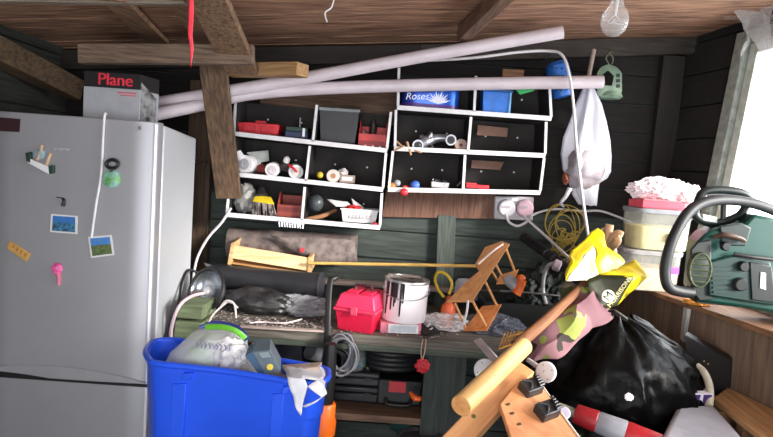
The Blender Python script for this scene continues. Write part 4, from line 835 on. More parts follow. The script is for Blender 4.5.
MB().tube([at(500, 291, 2.72), at(522, 292, 2.72), at(560, 296, 2.72)], .005, 8).build('steel_rim', STEEL, o)
one('dark_leaves', 'dark green netting heap beneath the black tube', 'netting', MB().blob(at(545, 300, 2.88), (.12, .1, .13), 5, .4, 3, 5, .3, 5), mat((36, 48, 44), .7, c2=(16, 20, 20), scale=30))
# ------------------------------------------------------------------ under the bench
o = T('tool_case', 'closed black tool case lying on the lower shelf, upper of two', 'case', at(354, 386, 2.58))
b = atz(353, 402, ZS)
for lab, z0, hh, c in ((None, .078, .06, (46, 46, 50)), ('lower', .002, .072, (30, 30, 34))):
    if lab: o = T('tool_case', 'black tool case with grey edge under another, on lower shelf', 'case', at(354, 402, 2.58))
    pb = V((at(356, 390, 2.58).x, 2.60+.1, ZS+z0)); mb = MB(); mb.box(pb+V((0, 0, hh*.3)), (.20, .2, hh*.58)); mb.build('case_base', mat(c, .4), o, bevel=.008); mb = MB(); mb.box(pb+V((0, 0, hh*.8)), (.20, .2, hh*.39)); mb.build('case_lid', mat(tuple(v+14 for v in c), .35), o, bevel=.008)
    MB().box(pb+V((.05, -.102, hh*.55)), (.03, .008, .018)).build('case_latch', DARK, o)
o = T('power_tool_case', 'black power tool case with red label under the bench', 'case', at(400, 412, 2.6)); pb = V((at(400, 390, 2.58).x, 2.6, ZS+.001))
MB().box(pb+V((0, .1, .058)), (.20, .2, .114)).build('case_body', mat((24, 24, 26), .5), o, bevel=.008)
MB().box(pb+V((-.012, -.002, .086)), (.075, .005, .048)).build('red_label', mat((190, 40, 50), .5), o); MB().tube([pb+V((-.06, -.004, .03)), pb+V((-.05, -.02, .012)), pb+V((.04, -.02, .012)), pb+V((.05, -.004, .03))], .009, 10).build('carry_handle', BLACK, o)
o = T('bicycle_tyre', 'black round tyre like reel wedged under the bench top', 'tyre', at(393, 372, 2.7)); c = at(391, 354, 2.74)
mb = MB()
for k in range(5): mb.tube([c+V((.135*math.cos(t), .13*math.sin(t), -.03+.022*k)) for t in [2*math.pi*i/30 for i in range(30)]], .0135, 10, closed=True, sm=0)
mb.build('tyre_tread', mat((30, 30, 32), .5), o); MB().lathe(c-V((0, 0, .035)), (0, 0, 1), [(.11, 0), (.12, .01), (.12, .1), (.11, .11)], 32).build('tyre_core', mat((20, 20, 22), .6), o)
o = T('wire_coil', 'coil of shiny grey cable hanging from the bench edge', 'cable', at(342, 372, 2.42)); mb = MB()
for k in range(10):
    cx, cy = 342+random.uniform(-3, 3), 354+random.uniform(-2, 3); w, h = random.uniform(9, 15), random.uniform(14, 20); ph = random.random()*.6-.3
    mb.tube([at(cx+w*math.cos(2*math.pi*i/10)+ph*h*math.sin(2*math.pi*i/10), cy+h*math.sin(2*math.pi*i/10), 2.43-.006*k) for i in range(10)], .0042, 8, closed=True, sm=4)
mb.build('cable_loops', mat((128, 128, 134), .35, .2), o); MB().tube([at(334, 335, 2.43), at(338, 342, 2.40), at(345, 340, 2.38), at(346, 332, 2.43)], .006, 8).build('hanging_tie', BLACK, o)
mb = MB()
for k in range(5):
    cx, cy = 337+random.uniform(-3, 3), 362+random.uniform(-2, 4); w, h = random.uniform(7, 12), random.uniform(10, 15)
    mb.tube([at(cx+w*math.cos(2*math.pi*i/10), cy+h*math.sin(2*math.pi*i/10), 2.46-.004*k) for i in range(10)], .0045, 8, closed=True, sm=4)
one('black_cable_coil', 'coil of black cable behind the grey hanging coil', 'cable', mb, BLACK)
o = T('glass_jar', 'clear jar with blue label standing behind the cable coil', 'jar', at(352, 382, 2.62)); b = at(352, 382, 2.64); b.z = ZS+.145
MB().lathe(b, (0, 0, 1), [(.05, 0), (.056, .008), (.056, .075), (.045, .09), (.045, .11)], 28, cap=False).build('jar_body', clear((160, 172, 170), .5, .15), o); MB().lathe(b+V((0, 0, .02)), (0, 0, 1), [(.0565, 0), (.0565, .04)], 28, cap=False).build('jar_label', mat((60, 96, 160), .6, c2=(150, 170, 120), scale=40), o)
one('cream_strip', 'upright cream board edge beside the cable coil', 'board', MB().prism([at(368, 348, 2.66), at(371, 348, 2.66), at(369, 373, 2.66), at(366, 373, 2.66)], (0, .1, 0)), mat((176, 160, 120), .7))
o = T('hanging_tag', 'red cloth tag hanging on a wire loop from bench edge', 'tag', at(423, 373, 2.41)); MB().tube([at(423, 339, 2.44), at(421, 350, 2.42), at(422, 360, 2.41), at(425, 350, 2.42), at(426, 339, 2.44)], .0025, 8).build('wire_loop', mat((190, 160, 140), .4), o); MB().blob(at(422.5, 366, 2.41), (.023, .014, .026), 5, .4, 3, 4, .2).build('red_cloth', mat((206, 44, 56), .6), o)
o = T('orange_pick', 'small orange tool with a thin wire hanging under bench', 'tool', at(424, 437, 2.5)); MB().tube([at(410, 392, 2.52), at(415, 398, 2.5), at(421, 399, 2.5)], [.006, .014, .01], 10).build('orange_grip', ORANGE, o); MB().tube([at(421, 398, 2.5), at(424, 410, 2.5), at(423, 440, 2.5)], .003, 6).build('wire', STEEL, o)
one('black_ring', 'black round pan rim at the bottom edge under bench', 'pan', MB().lathe(at(420, 442, 2.42), (0, 0, 1), [(.07, 0), (.1, .005), (.102, .02), (.098, .02), (.09, .008), (.001, .006)], 36), mat((60, 60, 64), .4))
one('teal_bottle', 'dark teal bottle lying on its side below lower shelf', 'bottle', MB().lathe(at(402, 425, 2.75), (.9, -.4, 0), [(.03, -.05), (.036, -.04), (.036, .04), (.018, .06), (.016, .09)], 20), mat((38, 70, 66), .4))
one('grey_slate', 'grey flat board leaning against the wall behind the blue bin', 'board', MB().prism([at(268, 342, 2.62), at(302, 342, 2.62), at(302, 362, 2.62), at(268, 362, 2.62)], (0, .012, 0)), mat((66, 70, 74), .6))
one('white_cup', 'pale plastic cup lying in the dark behind blue bin', 'cup', MB().lathe(at(317, 353, 2.62), (-.7, -.5, .5), [(.03, -.04), (.045, .04), (.042, .04), (.028, -.035)], 20, cap=False), mat((150, 154, 160), .5))
o = T('torch_canister', 'orange and grey canister with black neck beside the blue bin', 'canister', (at(320, 420, 2.32).x, 2.32, 0)); b = at(321, 437, 2.32); q = V((.04, -.02, 1)).normalized()
MB().lathe(b-q*b.z/q.z, q, [(.046, 0), (.05, .01), (.05, b.z/q.z+.018)], 28).build('canister_body', mat((176, 176, 180), .4, .3), o); MB().lathe(b+q*.018, q, [(.054, 0), (.054, .05), (.047, .07), (.046, .12), (.04, .128)], 28).build('orange_collar', mat((244, 110, 24), .4, var=.04), o)
MB().lathe(b+q*.146, q, [(.034, 0), (.034, .1), (.03, .17), (.024, .24)], 24).build('black_neck', mat((20, 20, 22), .4), o)
# ------------------------------------------------------------------ blue bin and its load
BL = mat((40, 92, 240), .38, var=.05, scale=5)
ZR = at(225, 370, 2.0).z
pA, pB, pC, pD = atz(157, 362, ZR), atz(296, 381, ZR), atz(328, 373, ZR), atz(183, 343, ZR)
L0 = atz(148, 350, ZR)
o = T('storage_bin', 'big bright blue plastic bin of rubbish in front of fridge edge', 'bin', ((pA.x+pC.x)/2, 2.1, 0))
rim = curve([atz(*p, ZR) for p in ((146, 352), (150, 360), (160, 364), (225, 371), (288, 381), (312, 384), (326, 380), (328, 373), (320, 368), (260, 357), (190, 342), (165, 340), (152, 343))], 5, True)
cen = sum(rim, V())/len(rim); cen.z = 0
def rs(z, k, dr=0):
    out = []
    for p in rim:
        d = V((p.x-cen.x, p.y-cen.y, 0)); q = cen + d*(1-k) - d.normalized()*dr; q.z = z; out.append(q)
    return out
hgt = .72; zb = 0.0
mb = MB(); mb.loft([rs(zb+.005, .16), rs(ZR-.13, .045), rs(ZR-.125, .03), rs(ZR-.04, .02), rs(ZR-.035, .012), rs(ZR, .01)], False)
mb.loft([rs(ZR, .01), rs(ZR, .01, .012), rs(ZR-.04, .02, .012), rs(ZR-.25, .06, .012), rs(zb+.03, .16, .012)], False)
a = rs(zb+.005, .16); mb.face([mb.bm.verts.new(p) for p in a]); a = rs(zb+.03, .16, .012); mb.face([mb.bm.verts.new(p) for p in a]); mb.build('bin_body', BL, o, sharp=30)
mb = MB(); mb.tube(rs(ZR, 0), .011, 10, closed=True, sm=0); mb.build('rolled_rim', BL, o)
def onside(x, y0, y1, w, nm, dep=.008):
    f0 = at(x, y0, 2.2); best = None
    def hit(px, py):
        # front face of bin between pA and pB: walk along ray
        d = ray(px, py); lo, hi = 1.5, 2.3
        bz = None
        for k in range(200):
            Y = 1.6+k*.004; p = CAM+d*(Y/d.y)
            t = (p.x-pA.x)/(pB.x-pA.x); yy = pA.y+(pB.y-pA.y)*t; kk = .02+.14*(ZR-p.z)/ZR
            yy = cen.y+(yy-cen.y)*(1-kk)
            if Y >= yy: return p
        return p
    q = [hit(x-w, y0), hit(x+w, y0), hit(x+w-3, y1), hit(x-w-3, y1)]
    return MB().prism([p+V((0, .012, 0)) for p in q], (0, -dep-.022, 0)).build(nm, BL, o, bevel=.003)
onside(181, 382, 436, 7, 'front_rib'); onside(279, 392, 436, 6, 'front_rib')
onside(190, 371, 378, 4.5, 'rim_clip', .014); onside(288, 384, 391, 3.5, 'rim_clip', .014)
# contents rest on a fill level a little under the rim
ZF = ZR-.05
o = T('rubbish_fill', 'loose crumpled white paper filling the blue bin up high', 'rubbish', (cen.x, cen.y, ZR-.16)); 
mb = MB(); mb.blob((cen.x+.02, cen.y+.03, ZR-.065), (.18, .075, .07), 3, .2, 3, 5, .1, 5, None, .8); q = mb.build('paper_heap', mat((212, 208, 208), .8, c2=(150, 146, 140), scale=9), o); o['kind'] = 'stuff'
c = atz(210, 352, ZR+.05); o = T('clear_refuse_bag', 'clear crumpled refuse bag with green rim in the blue bin', 'bag', c)
mb = MB(); prof = [(150, 0), ]
rings = []
for py, x0, x1, d in ((371, 170, 234, .07), (362, 166, 238, .09), (350, 174, 245, .105), (340, 186, 247, .10), (331, 195, 245, .085), (327, 202, 240, .06)):
    ca, cb = at(x0, py+1, 2.14), at(x1, py+3, 2.14); c = (ca+cb)/2; w = (cb-ca).length/2; q = []
    for k in range(54):
        t = 2*math.pi*k/54; f = 1+.14*noise.noise(V((math.cos(t)*2.2, math.sin(t)*2.2, py*.05)))+.1*(.5-abs(noise.noise(V((math.cos(t)*3.5, math.sin(t)*3.5, py*.09)))))
        q.append(c+V((math.cos(t)*w*f, math.sin(t)*d*f, .008*noise.noise(V((t*3, py, 1))))))
    rings.append(q)
mb.loft(rings); bag_o = o; mb.build('bag_skin', clear((232, 236, 232), .5, .15), o)
mb = MB(); mb.tube([at(206, 327, 2.09), at(222, 327, 2.065), at(236, 331, 2.055), at(245, 338, 2.07)], .006, 8, flat=1.7); mb.build('green_band', mat((126, 220, 66), .4), o)
mb = MB(); mb.tube([at(200, 329, 2.14), at(214, 324, 2.15), at(230, 326, 2.14), at(241, 331, 2.13), at(247, 340, 2.12)], .006, 8, flat=2); mb.build('blue_band', mat((60, 64, 150), .4), o)
one('green_wrapper', 'green wrapper showing inside the clear refuse bag', 'wrapper', MB().blob(at(212, 356, 2.10), (.07, .04, .04), 6, .4, 3, 4, .15), mat((110, 180, 110), .6, c2=(190, 206, 190), scale=14))
one('white_wrapper', 'crumpled white plastic in the right of the refuse bag', 'wrapper', MB().blob(at(229, 354, 2.07), (.055, .035, .055), 16, .35, 3, 4, .2), mat((238, 236, 236), .5, c2=(190, 186, 190), scale=20))
mb = MB()
for k in range(9):
    x = 196+k*4; y = 345+1.0*k*.35; mb.tube([at(x+random.uniform(-1, 1), y-3, 2.03), at(x+2, y+random.uniform(-1, 1), 2.03), at(x+random.uniform(-1, 2), y+3, 2.03)], .002, 6)
mb.build('printed_scrawl', mat((136, 132, 168), .6), bag_o)
o = T('product_box', 'grey blue carton with round yellow sticker standing in blue bin', 'box', at(266, 376, 2.02)); q = [(252, 352), (270, 350), (281, 371), (266, 376)]
MB().prism(pquad(q, 2.0), (-.012, .07, .02)).build('carton', mat((96, 112, 122), .5), o, bevel=.002); MB().prism(pquad([(245, 356), (252, 352), (266, 376), (257, 372)], 1.999), (.0, .06, .02)).build('carton_side', mat((54, 86, 118), .5), o)
MB().lathe(at(270, 367, 1.998), (0, -1, .1), [(.011, 0), (.011, .0012)], 24).build('yellow_sticker', mat((240, 214, 60), .5), o); MB().prism(pquad([(259, 353), (268, 352), (271, 357), (262, 358)], 1.998), (0, .002, 0)).build('carton_label', mat((150, 160, 166), .5), o)
one('red_twig', 'small reddish brown twig lying behind the carton in bin', 'twig', MB().tube([at(250, 351, 2.05), at(255, 346, 2.05), at(263, 345, 2.05)], [.004, .006, .004], 8).tube([at(255, 346, 2.05), at(252, 343, 2.05)], .003, 6, sm=0), mat((150, 76, 70), .8))
o = T('white_carrier_bag', 'limp white carrier bag hanging over the right of bin rim', 'bag', at(300, 412, 1.9))
YF = [2.0, 1.98, 1.94, 1.93]
mb = MB(); P = [(283, 366, 2.06), (300, 365, 2.08), (318, 364, 2.12), (326, 370, 2.06), (325, 386, 1.92), (318, 381, 1.91), (304, 378, 1.90), (288, 379, 1.90), (290, 392, 1.89), (296, 403, 1.89), (300, 416, 1.89), (303, 406, 1.89), (305, 396, 1.89), (309, 386, 1.895), (321, 397, 1.90), (327, 393, 1.91), (305, 408, 1.89)]
P3 = [at(*p) for p in P]
mb.sheet(P3, [(0, 1, 6, 7), (1, 2, 5, 6), (2, 3, 4, 5), (7, 6, 13, 12, 8), (8, 12, 11, 9), (9, 11, 10), (5, 4, 15, 14), (14, 15, 16), (14, 16, 11), (5, 14, 13)], 3, .008, 22); mb.build('bag_skin', mat((226, 226, 232), .45, c2=(196, 196, 206), scale=10), o, solid=.004)
one('cardboard_flap', 'pale brown folded cardboard lying in the bin under white bag', 'cardboard', MB().prism([at(282, 365, 2.06), at(322, 362, 2.1), at(318, 367, 2.03), at(288, 371, 2.0)], (0, 0, -.012)), mat((190, 170, 156), .8, c2=(140, 120, 106)))
# ------------------------------------------------------------------ right hand shelf with tubs and chainsaw
ZQ = 1.05
def edge(px): # front edge of the shelf follows the wall
    return None
ex = lambda Y: 1.40+.20*(YB-Y)-.30
o = T('side_shelf', 'brown wooden shelf along the right wall carrying tubs and chainsaw', 'shelf', (1.3, 2.3, 0))
mb = MB(); mb.prism([V((ex(YB-.06), YB-.06, ZQ)), V((wallx(YB-.06, ZQ)-.01, YB-.06, ZQ)), V((wallx(1.2, ZQ)-.01, 1.2, ZQ)), V((ex(1.2), 1.2, ZQ))], (0, 0, -.022)); mb.build('shelf_board', wood((150, 108, 76), (106, 74, 52), (0, 1, 0), 5), o, bevel=.003)
off = V((.012, 0, 0))
mb = MB(); mb.prism([V((ex(3.05)+.03, 3.05, .03)), V((ex(3.05)+.03, 3.05, ZQ-.023)), V((ex(1.2)+.03, 1.2, ZQ-.023)), V((ex(1.2)+.03, 1.2, .03))], (.014, 0, 0)); mb.build('front_panel', wood((134, 110, 92), (104, 84, 70), (0, 0, 1), 4), o)
p = atz(686, 308, ZQ-.025); 
MB().prism([V((ex(2.42)+.012, 2.42, ZQ-.024)), V((ex(2.42)+.012, 2.455, ZQ-.024)), V((ex(2.42)+.012, 2.455, ZQ-.16)), V((ex(2.42)+.012, 2.43, ZQ-.17))], (.016, .0, 0)).build('bracket', mat((206, 202, 196), .6), o, bevel=.002)
# tubs
def tub(px0, px1, Y, z0, h, name, label, lid_c, fill_c, inset=.012):
    w = sz(px1-px0, Y); c = at((px0+px1)/2, 240, Y); c = V((c.x, Y+.1, z0)); o = T(name, label, 'tub', c)
    def rr(k, z, n=36): 
        return [c+V(((w/2-k)*math.copysign(abs(math.cos(t))**.45, math.cos(t)), (.1-k)*math.copysign(abs(math.sin(t))**.45, math.sin(t)), z)) for t in [2*math.pi*i/n for i in range(n)]]
    MB().loft([rr(inset, 0), rr(inset*.6, .005), rr(0, h)], False).build('tub_body', clear((216, 216, 208), .3, .3), o)
    MB().loft([rr(inset+.003, .003), rr(.004+inset*.4, h*.62)]).build('tub_filling', mat(fill_c, .8, c2=tuple(int(v*.88) for v in fill_c)), o)
    MB().loft([rr(-.004, h-.004), rr(-.006, h+.012), rr(0, h+.016)]).build('tub_lid', mat(lid_c, .4), o); return o, c, w
z2 = ZQ+.001
o, c, w = tub(628, 688, 2.60, z2, .165, 'plastic_tub', 'lower cream plastic tub on shelf, partly behind chainsaw handle', (170, 168, 168), (222, 200, 168))
MB().prism([c+V((.055, -.1035, .085)), c+V((.105, -.1025, .085)), c+V((.105, -.1025, .115)), c+V((.055, -.1035, .115))], (0, .002, 0)).build('purple_label', mat((150, 90, 190), .5), o)
o, c, w = tub(635, 694, 2.58, z2+.184, .165, 'plastic_tub', 'upper clear tub with pale yellow filling stacked beside window', (158, 160, 166), (232, 218, 140))
mb = MB()
for k in range(7): mb.box(c+V((.005+k*.006, -.0995, .06)), (.003 if k % 2 else .0015, .002, .038))
mb.build('barcode', mat((70, 66, 60), .6), o)
MB().tube([c+V((w/2-.02, -.105, .15)), c+V((.06, -.105, .09)), c+V((w/2-.01, -.1, .04))], .002, 6).build('wire_handle', STEEL, o)
zt = z2+.184+.182
o = T('red_carton', 'flat red box lying on the upper tub lid', 'box', (c.x, 2.66, zt)); MB().box((c.x-.02, 2.65, zt+.017), (.19, .13, .032), rz(4)).build('carton', mat((226, 60, 84), .45), o, bevel=.002); MB().box((c.x-.02, 2.65, zt+.036), (.17, .11, .005), rz(4)).build('carton_flap', mat((236, 110, 120), .5), o)
mb = MB(); mb.blob(V((c.x+.01, 2.68, zt+.075)), (.115, .06, .05), 4, .3, 2.5, 5, .3, 5); mb.blob(V((c.x+.1, 2.66, zt+.055)), (.08, .05, .05), 9, .3, 2.5, 5, .3, 5)
one('white_tissue', 'crumpled white tissue bag glowing on top of the tubs', 'tissue', mb, mat((250, 246, 248), .6, c2=(240, 222, 228), scale=9))
# chainsaw
CS = 2.08
o = T('chainsaw', 'green petrol chainsaw with black handles standing by the window', 'chainsaw', atz(735, 306, ZQ)); GR = mat((15, 66, 58), .38, var=.1, scale=9); GD = mat((15, 50, 46), .42)
dv = V((.05, .17, .0))
def cp(px, py, Y=CS): return at(px, py, Y)
body = [(697, 242), (705, 234), (717, 229), (743, 226), (754, 214), (773, 218), (800, 226), (806, 322), (773, 313), (745, 308), (700, 302), (692, 292)]
MB().prism([cp(*p) for p in body], dv).build('engine_housing', GR, o, bevel=.012)
MB().prism([cp(*p, CS-.018) for p in [(708, 262), (736, 255), (771, 262), (778, 306), (748, 302), (709, 296)]], (.004, .019, 0)).build('side_cover', GD, o, bevel=.006)
MB().prism([cp(*p, CS-.008) for p in [(691, 250), (698, 242), (711, 240), (713, 300), (700, 301), (692, 292)]], (.004, .02, 0)).build('shade_patch', mat((24, 34, 32), .5), o, bevel=.004)  # dark patch stands for the shading beside the air filter, no separate part
MB().prism([cp(*p, CS-.024) for p in [(750, 262), (772, 266), (776, 303), (752, 300)]], (.002, .008, 0)).build('service_panel', mat((20, 30, 30), .45), o, bevel=.003)
MB().prism([cp(*p, CS-.006) for p in [(720, 226), (743, 223), (752, 228), (746, 246), (722, 246)]], (.004, .02, 0)).build('top_shroud', mat((30, 44, 42), .4), o, bevel=.005)
mb = MB()
for k in range(6): mb.prism([cp(712+k*.3, 268+k*4.6, CS-.022), cp(732, 267+k*4.8, CS-.022), cp(732, 269.4+k*4.8, CS-.022), cp(712+k*.3, 270.4+k*4.6, CS-.022)], (0, .006, 0))
mb.build('cooling_slots', mat((10, 44, 40), .6), o)
mb = MB(); c = cp(700, 270, CS-.02); a_, u, w = basis((-.25, -1, .02)); mb.loft([[c+a_*h+u*math.cos(t)*rx_+w*math.sin(t)*ry_ for t in [2*math.pi*k/30 for k in range(30)]] for rx_, ry_, h in ((.036, .062, -.03), (.036, .062, .004), (.03, .054, .009))]); mb.build('air_filter_cap', mat((36, 50, 42), .5), o)
mb = MB(); mb.tube([c+a_*.008+u*math.cos(t)*.033+w*math.sin(t)*.058 for t in [2*math.pi*k/30 for k in range(30)]], .003, 8, closed=True, sm=0)
for k in range(5): h = -.04+.02*k; q = .031*math.sqrt(max(0, 1-(h/.056)**2)); mb.cyl(c+a_*.010+w*h-u*q, c+a_*.010+w*h+u*q, .0022, n=6)
mb.build('filter_ring', mat((84, 92, 62), .5), o)
HB = mat((27, 29, 32), .55)
mb = MB(); mb.tube([cp(692, 293, CS-.03), cp(678, 291, CS-.04), cp(668, 286, CS-.05), cp(665, 270, CS-.05), cp(669, 250, CS-.05), cp(676, 232, CS-.04), cp(687, 214, CS-.02), cp(700, 204, CS), cp(718, 200, CS+.02), cp(740, 201, CS+.04), cp(762, 206, CS+.05), cp(784, 216, CS+.06), cp(796, 232, CS+.04)], .0185, 16); mb.build('front_handle', HB, o)
mb = MB(); mb.tube([cp(698, 202, CS+.10), cp(704, 192, CS+.10), cp(722, 190, CS+.10), cp(742, 193, CS+.10), cp(752, 200, CS+.10)], .016, 12).tube([cp(697, 204, CS+.10), cp(695, 214, CS+.10), cp(703, 221, CS+.10), cp(717, 223, CS+.10), cp(738, 216, CS+.10), cp(746, 206, CS+.10)], .0145, 12).tube([cp(724, 200, CS+.10), cp(723, 220, CS+.10)], .010, 10, sm=0); mb.build('hand_guard', mat((30, 40, 40), .4), o)
MB().prism([cp(703, 214, CS+.085), cp(717, 217, CS+.085), cp(717, 223, CS+.085), cp(703, 220, CS+.085)], (0, .01, 0)).build('guard_label', mat((206, 212, 210), .5), o)
MB().tube([cp(714, 237, CS-.01), cp(724, 235, CS-.03), cp(738, 238, CS-.03), cp(744, 241, CS-.02)], [.014, .017, .016, .01], 14, flat=.6).build('choke_lever', mat((80, 62, 52), .4), o)
for px, py, r in ((739, 284, .024), (742, 266, .018), (724, 246, .016)): MB().lathe(cp(px, py, CS-.018), (0, -1, 0), [(r, 0), (r, .012), (r*.8, .018), (.001, .018)], 22).build('cap', mat((26, 32, 32), .4), o)
MB().tube([cp(734, 254, CS-.02), cp(752, 257, CS-.03), cp(778, 260, CS-.03)], .007, 8).build('brake_bar', BLACK, o); MB().prism([cp(761, 272, CS-.027), cp(766, 273, CS-.027), cp(766, 290, CS-.027), cp(760, 288, CS-.027)], (0, .004, 0)).build('side_label', mat((200, 204, 206), .5), o)
MB().prism([cp(697, 293, CS+.02), cp(760, 301, CS+.02), cp(760, 309, CS+.02), cp(697, 303, CS+.02)], (.02, .12, 0)).build('base_skid', mat((24, 40, 38), .5), o)
mb = MB(); mb.blob(atz(700, 306, ZQ)+V((.0, .02, .012)), (.05, .03, .012), 3, .4, 3, 4, .2); one('orange_leaf', 'small crumpled orange scrap under the chainsaw front', 'scrap', mb, mat((236, 160, 60), .6))
# ------------------------------------------------------------------ yellow shop bag
def yb(cx, cy, Y): return at(560+cx/4.81, 220+cy/4.81, Y)
YB_ = mat((246, 222, 22), .4, var=.05, scale=7)
o = T('shopping_bag', 'crumpled yellow and black shopping bag, lit by the window', 'bag', yb(200, 400, 2.1))
Q = {k: yb(*v) for k, v in dict(A=(180, 30, 2.42), B=(215, 60, 2.38), C=(235, 120, 2.36), D=(290, 170, 2.34), E=(310, 215, 2.3), F=(360, 185, 2.36), G=(425, 272, 2.2), H=(356, 272, 2.12), I=(190, 265, 2.13), J=(150, 120, 2.29), K=(110, 100, 2.32), L=(60, 150, 2.27), M=(40, 220, 2.17), N=(45, 290, 2.08), O=(135, 288, 2.12), P=(272, 412, 2.10), S=(200, 430, 2.09), R=(130, 345, 2.11), W=(210, 160, 2.26)).items()}
def sheetn(s_, faces, **k):
    names = sorted(set(''.join(faces))); return s_.sheet([Q[n_] for n_ in names], [tuple(names.index(c) for c in f) for f in faces], **k)
sheetn(MB(), ['AKJ', 'KLMJ', 'AJWB', 'BWC', 'WDC', 'WID', 'DIE', 'JIW', 'MNJ'], cuts=5, amp=.016, freq=13, seed=2).build('bag_back', YB_, o, solid=.003)
sheetn(MB(), ['NOIJ'], cuts=5, amp=.012, freq=13, seed=2).build('bag_lining', mat((248, 244, 214), .4, var=.03), o, solid=.003)
sheetn(MB(), ['HGP', 'EFG', 'EGH', 'IHE'], cuts=4, amp=.008, freq=14, seed=4).build('bag_side', YB_, o, solid=.003)
sheetn(MB(), ['OIHPSR'], cuts=5, amp=.004, freq=10, seed=5).build('printed_panel', mat((46, 50, 26), .4), o, solid=.002)
cM = yb(232, 366, 2.075); MB().lathe(cM, (0, -1, .05), [(.0225, 0), (.0225, .0015)], 30).build('logo_disc', mat((238, 236, 220), .5), o)
du = (yb(325, 298, 2.07)-yb(258, 388, 2.07)).normalized(); dz = V((-du.z, 0, du.x))
text('M', .040, cM+V((0, -.003, 0)), du, dz, mat((30, 28, 20), .5), o, 'logo_letter')
text('MORRISONS', .0225, yb(287, 347, 2.07), du, dz, mat((226, 218, 160), .5), o, 'bag_lettering')
# work gloves peeping out
o = T('work_glove', 'tan rubber glove fingers sticking up behind the yellow bag', 'glove', yb(240, 120, 2.5)); GV = mat((214, 170, 130), .6)
b = yb(232, 120, 2.47); mb = MB()
mb.tube([yb(250, 190, 2.46), yb(243, 140, 2.47), yb(232, 100, 2.48)], [.034, .036, .03], 14, flat=.6); mb.build('palm', GV, o)
for p in ([(226, 100, 2.47), (232, 60, 2.47), (240, 22, 2.47)], [(236, 104, 2.5), (220, 70, 2.5), (212, 40, 2.5)], [(240, 108, 2.46), (262, 78, 2.44), (282, 66, 2.43), (300, 72, 2.42)], [(246, 128, 2.45), (268, 110, 2.42), (276, 92, 2.41), (268, 76, 2.4)]): MB().tube([yb(*q) for q in p], [.017, .0175, .0165, .012][:len(p)], 12).build('finger', GV, o)
# ------------------------------------------------------------------ printed cloth heap and black sack
CL = patches([(140, 150, 72), (98, 104, 48), (118, 82, 90), (132, 124, 108), (98, 70, 76), (70, 74, 40), (134, 96, 102), (50, 44, 38)], 12)
o = T('printed_cloth', 'green pink and cream patterned cloth bundled under the yellow bag', 'cloth', at(575, 360, 2.05))
P = {k: at(*v) for k, v in dict(a=(556, 300, 2.16), b=(572, 281, 2.2), c=(592, 290, 2.10), d=(604, 308, 2.08), e=(611, 316, 2.06), f=(592, 330, 2.02), g=(576, 345, 1.99), h=(556, 356, 1.98), i=(534, 359, 1.99), j=(524, 356, 2.02), k=(532, 338, 2.06), l=(548, 322, 2.06), m=(574, 318, 2.02), n=(557, 338, 1.99)).items()}
ks = sorted(P); mb = MB(); mb.sheet([P[k] for k in ks], [tuple(ks.index(c) for c in f) for f in ('abcm', 'cdm', 'defm', 'almkn'[0:1]+'lm', 'lnm', 'mnf'[0:2]+'gf', 'nhg', 'knl', 'kjihn')], 5, .028, 11, 6)
mb.build('draped_cloth', CL, o, solid=.006)
mb = MB(); mb.blob(at(572, 330, 2.12), (.15, .06, .075), 4, .25, 2.4, 5, .12, 3.5, ry(-42)); mb.build('cloth_bundle', CL, o)
BAGM = mat((8, 8, 9), .36, var=.3, scale=11, bump=.7, spec=.09)
o = T('black_sack', 'large shiny black rubbish sack filling the right foreground', 'rubbish sack', at(622, 425, 2.1)); cz = at(622, 385, 2.05)
mb = MB(); rings = []
prof = [(0.0, .27), (.3, .30), (.55, .325), (.66, .335), (.75, .33), (.83, .315), (.90, .275), (.955, .215), (1.0, .14), (1.03, .06)]
zt = at(618, 316, 2.15).z
N = 90; prof2 = []
for i in range(len(prof)-1):
    for j in range(6): t = j/6; prof2.append((prof[i][0]+(prof[i+1][0]-prof[i][0])*t, prof[i][1]+(prof[i+1][1]-prof[i][1])*t))
prof2.append(prof[-1])
for h, r in prof2:
    z = h*zt/1.03; q = []
    for k in range(N):
        t = 2*math.pi*k/N; d = V((math.cos(t), math.sin(t), h*2.2)); 
        f = 1+.12*noise.noise(d*1.6+V((3, 1, 4)))+.11*(.45-abs(noise.noise(V((d.x*2.8+d.z*.8, d.y*2.8, d.z*1.7)))))+.17*(.45-abs(noise.noise(V((d.x*6+d.z, d.y*6, d.z*3))+V((1, 2, 3)))))+.08*(.4-abs(noise.noise(d*12)))
        q.append(V((cz.x-.0+(1.03-h)*.04+math.cos(t)*r*.93*f-.01, 2.12+math.sin(t)*r*.72*f, z+.03*noise.noise(d*3.3))))
    rings.append(q)
mb.loft(rings); mb.build('sack_skin', BAGM, o, sharp=180)
mb = MB(); mb.tube([V((q.x, q.y, q.z)) for q in (at(604, 318, 2.1), at(612, 313, 2.12), at(625, 320, 2.1), at(638, 328, 2.08))], [.02, .03, .024, .01], 12, flat=.5); mb.build('gathered_neck', BLACKGLOSS, o)
one('white_scrap', 'small white scrap lying on the front of black sack', 'scrap', MB().blob(at(629, 397, 1.80), (.014, .008, .012), 3, .3, 3, 3), WHITE)
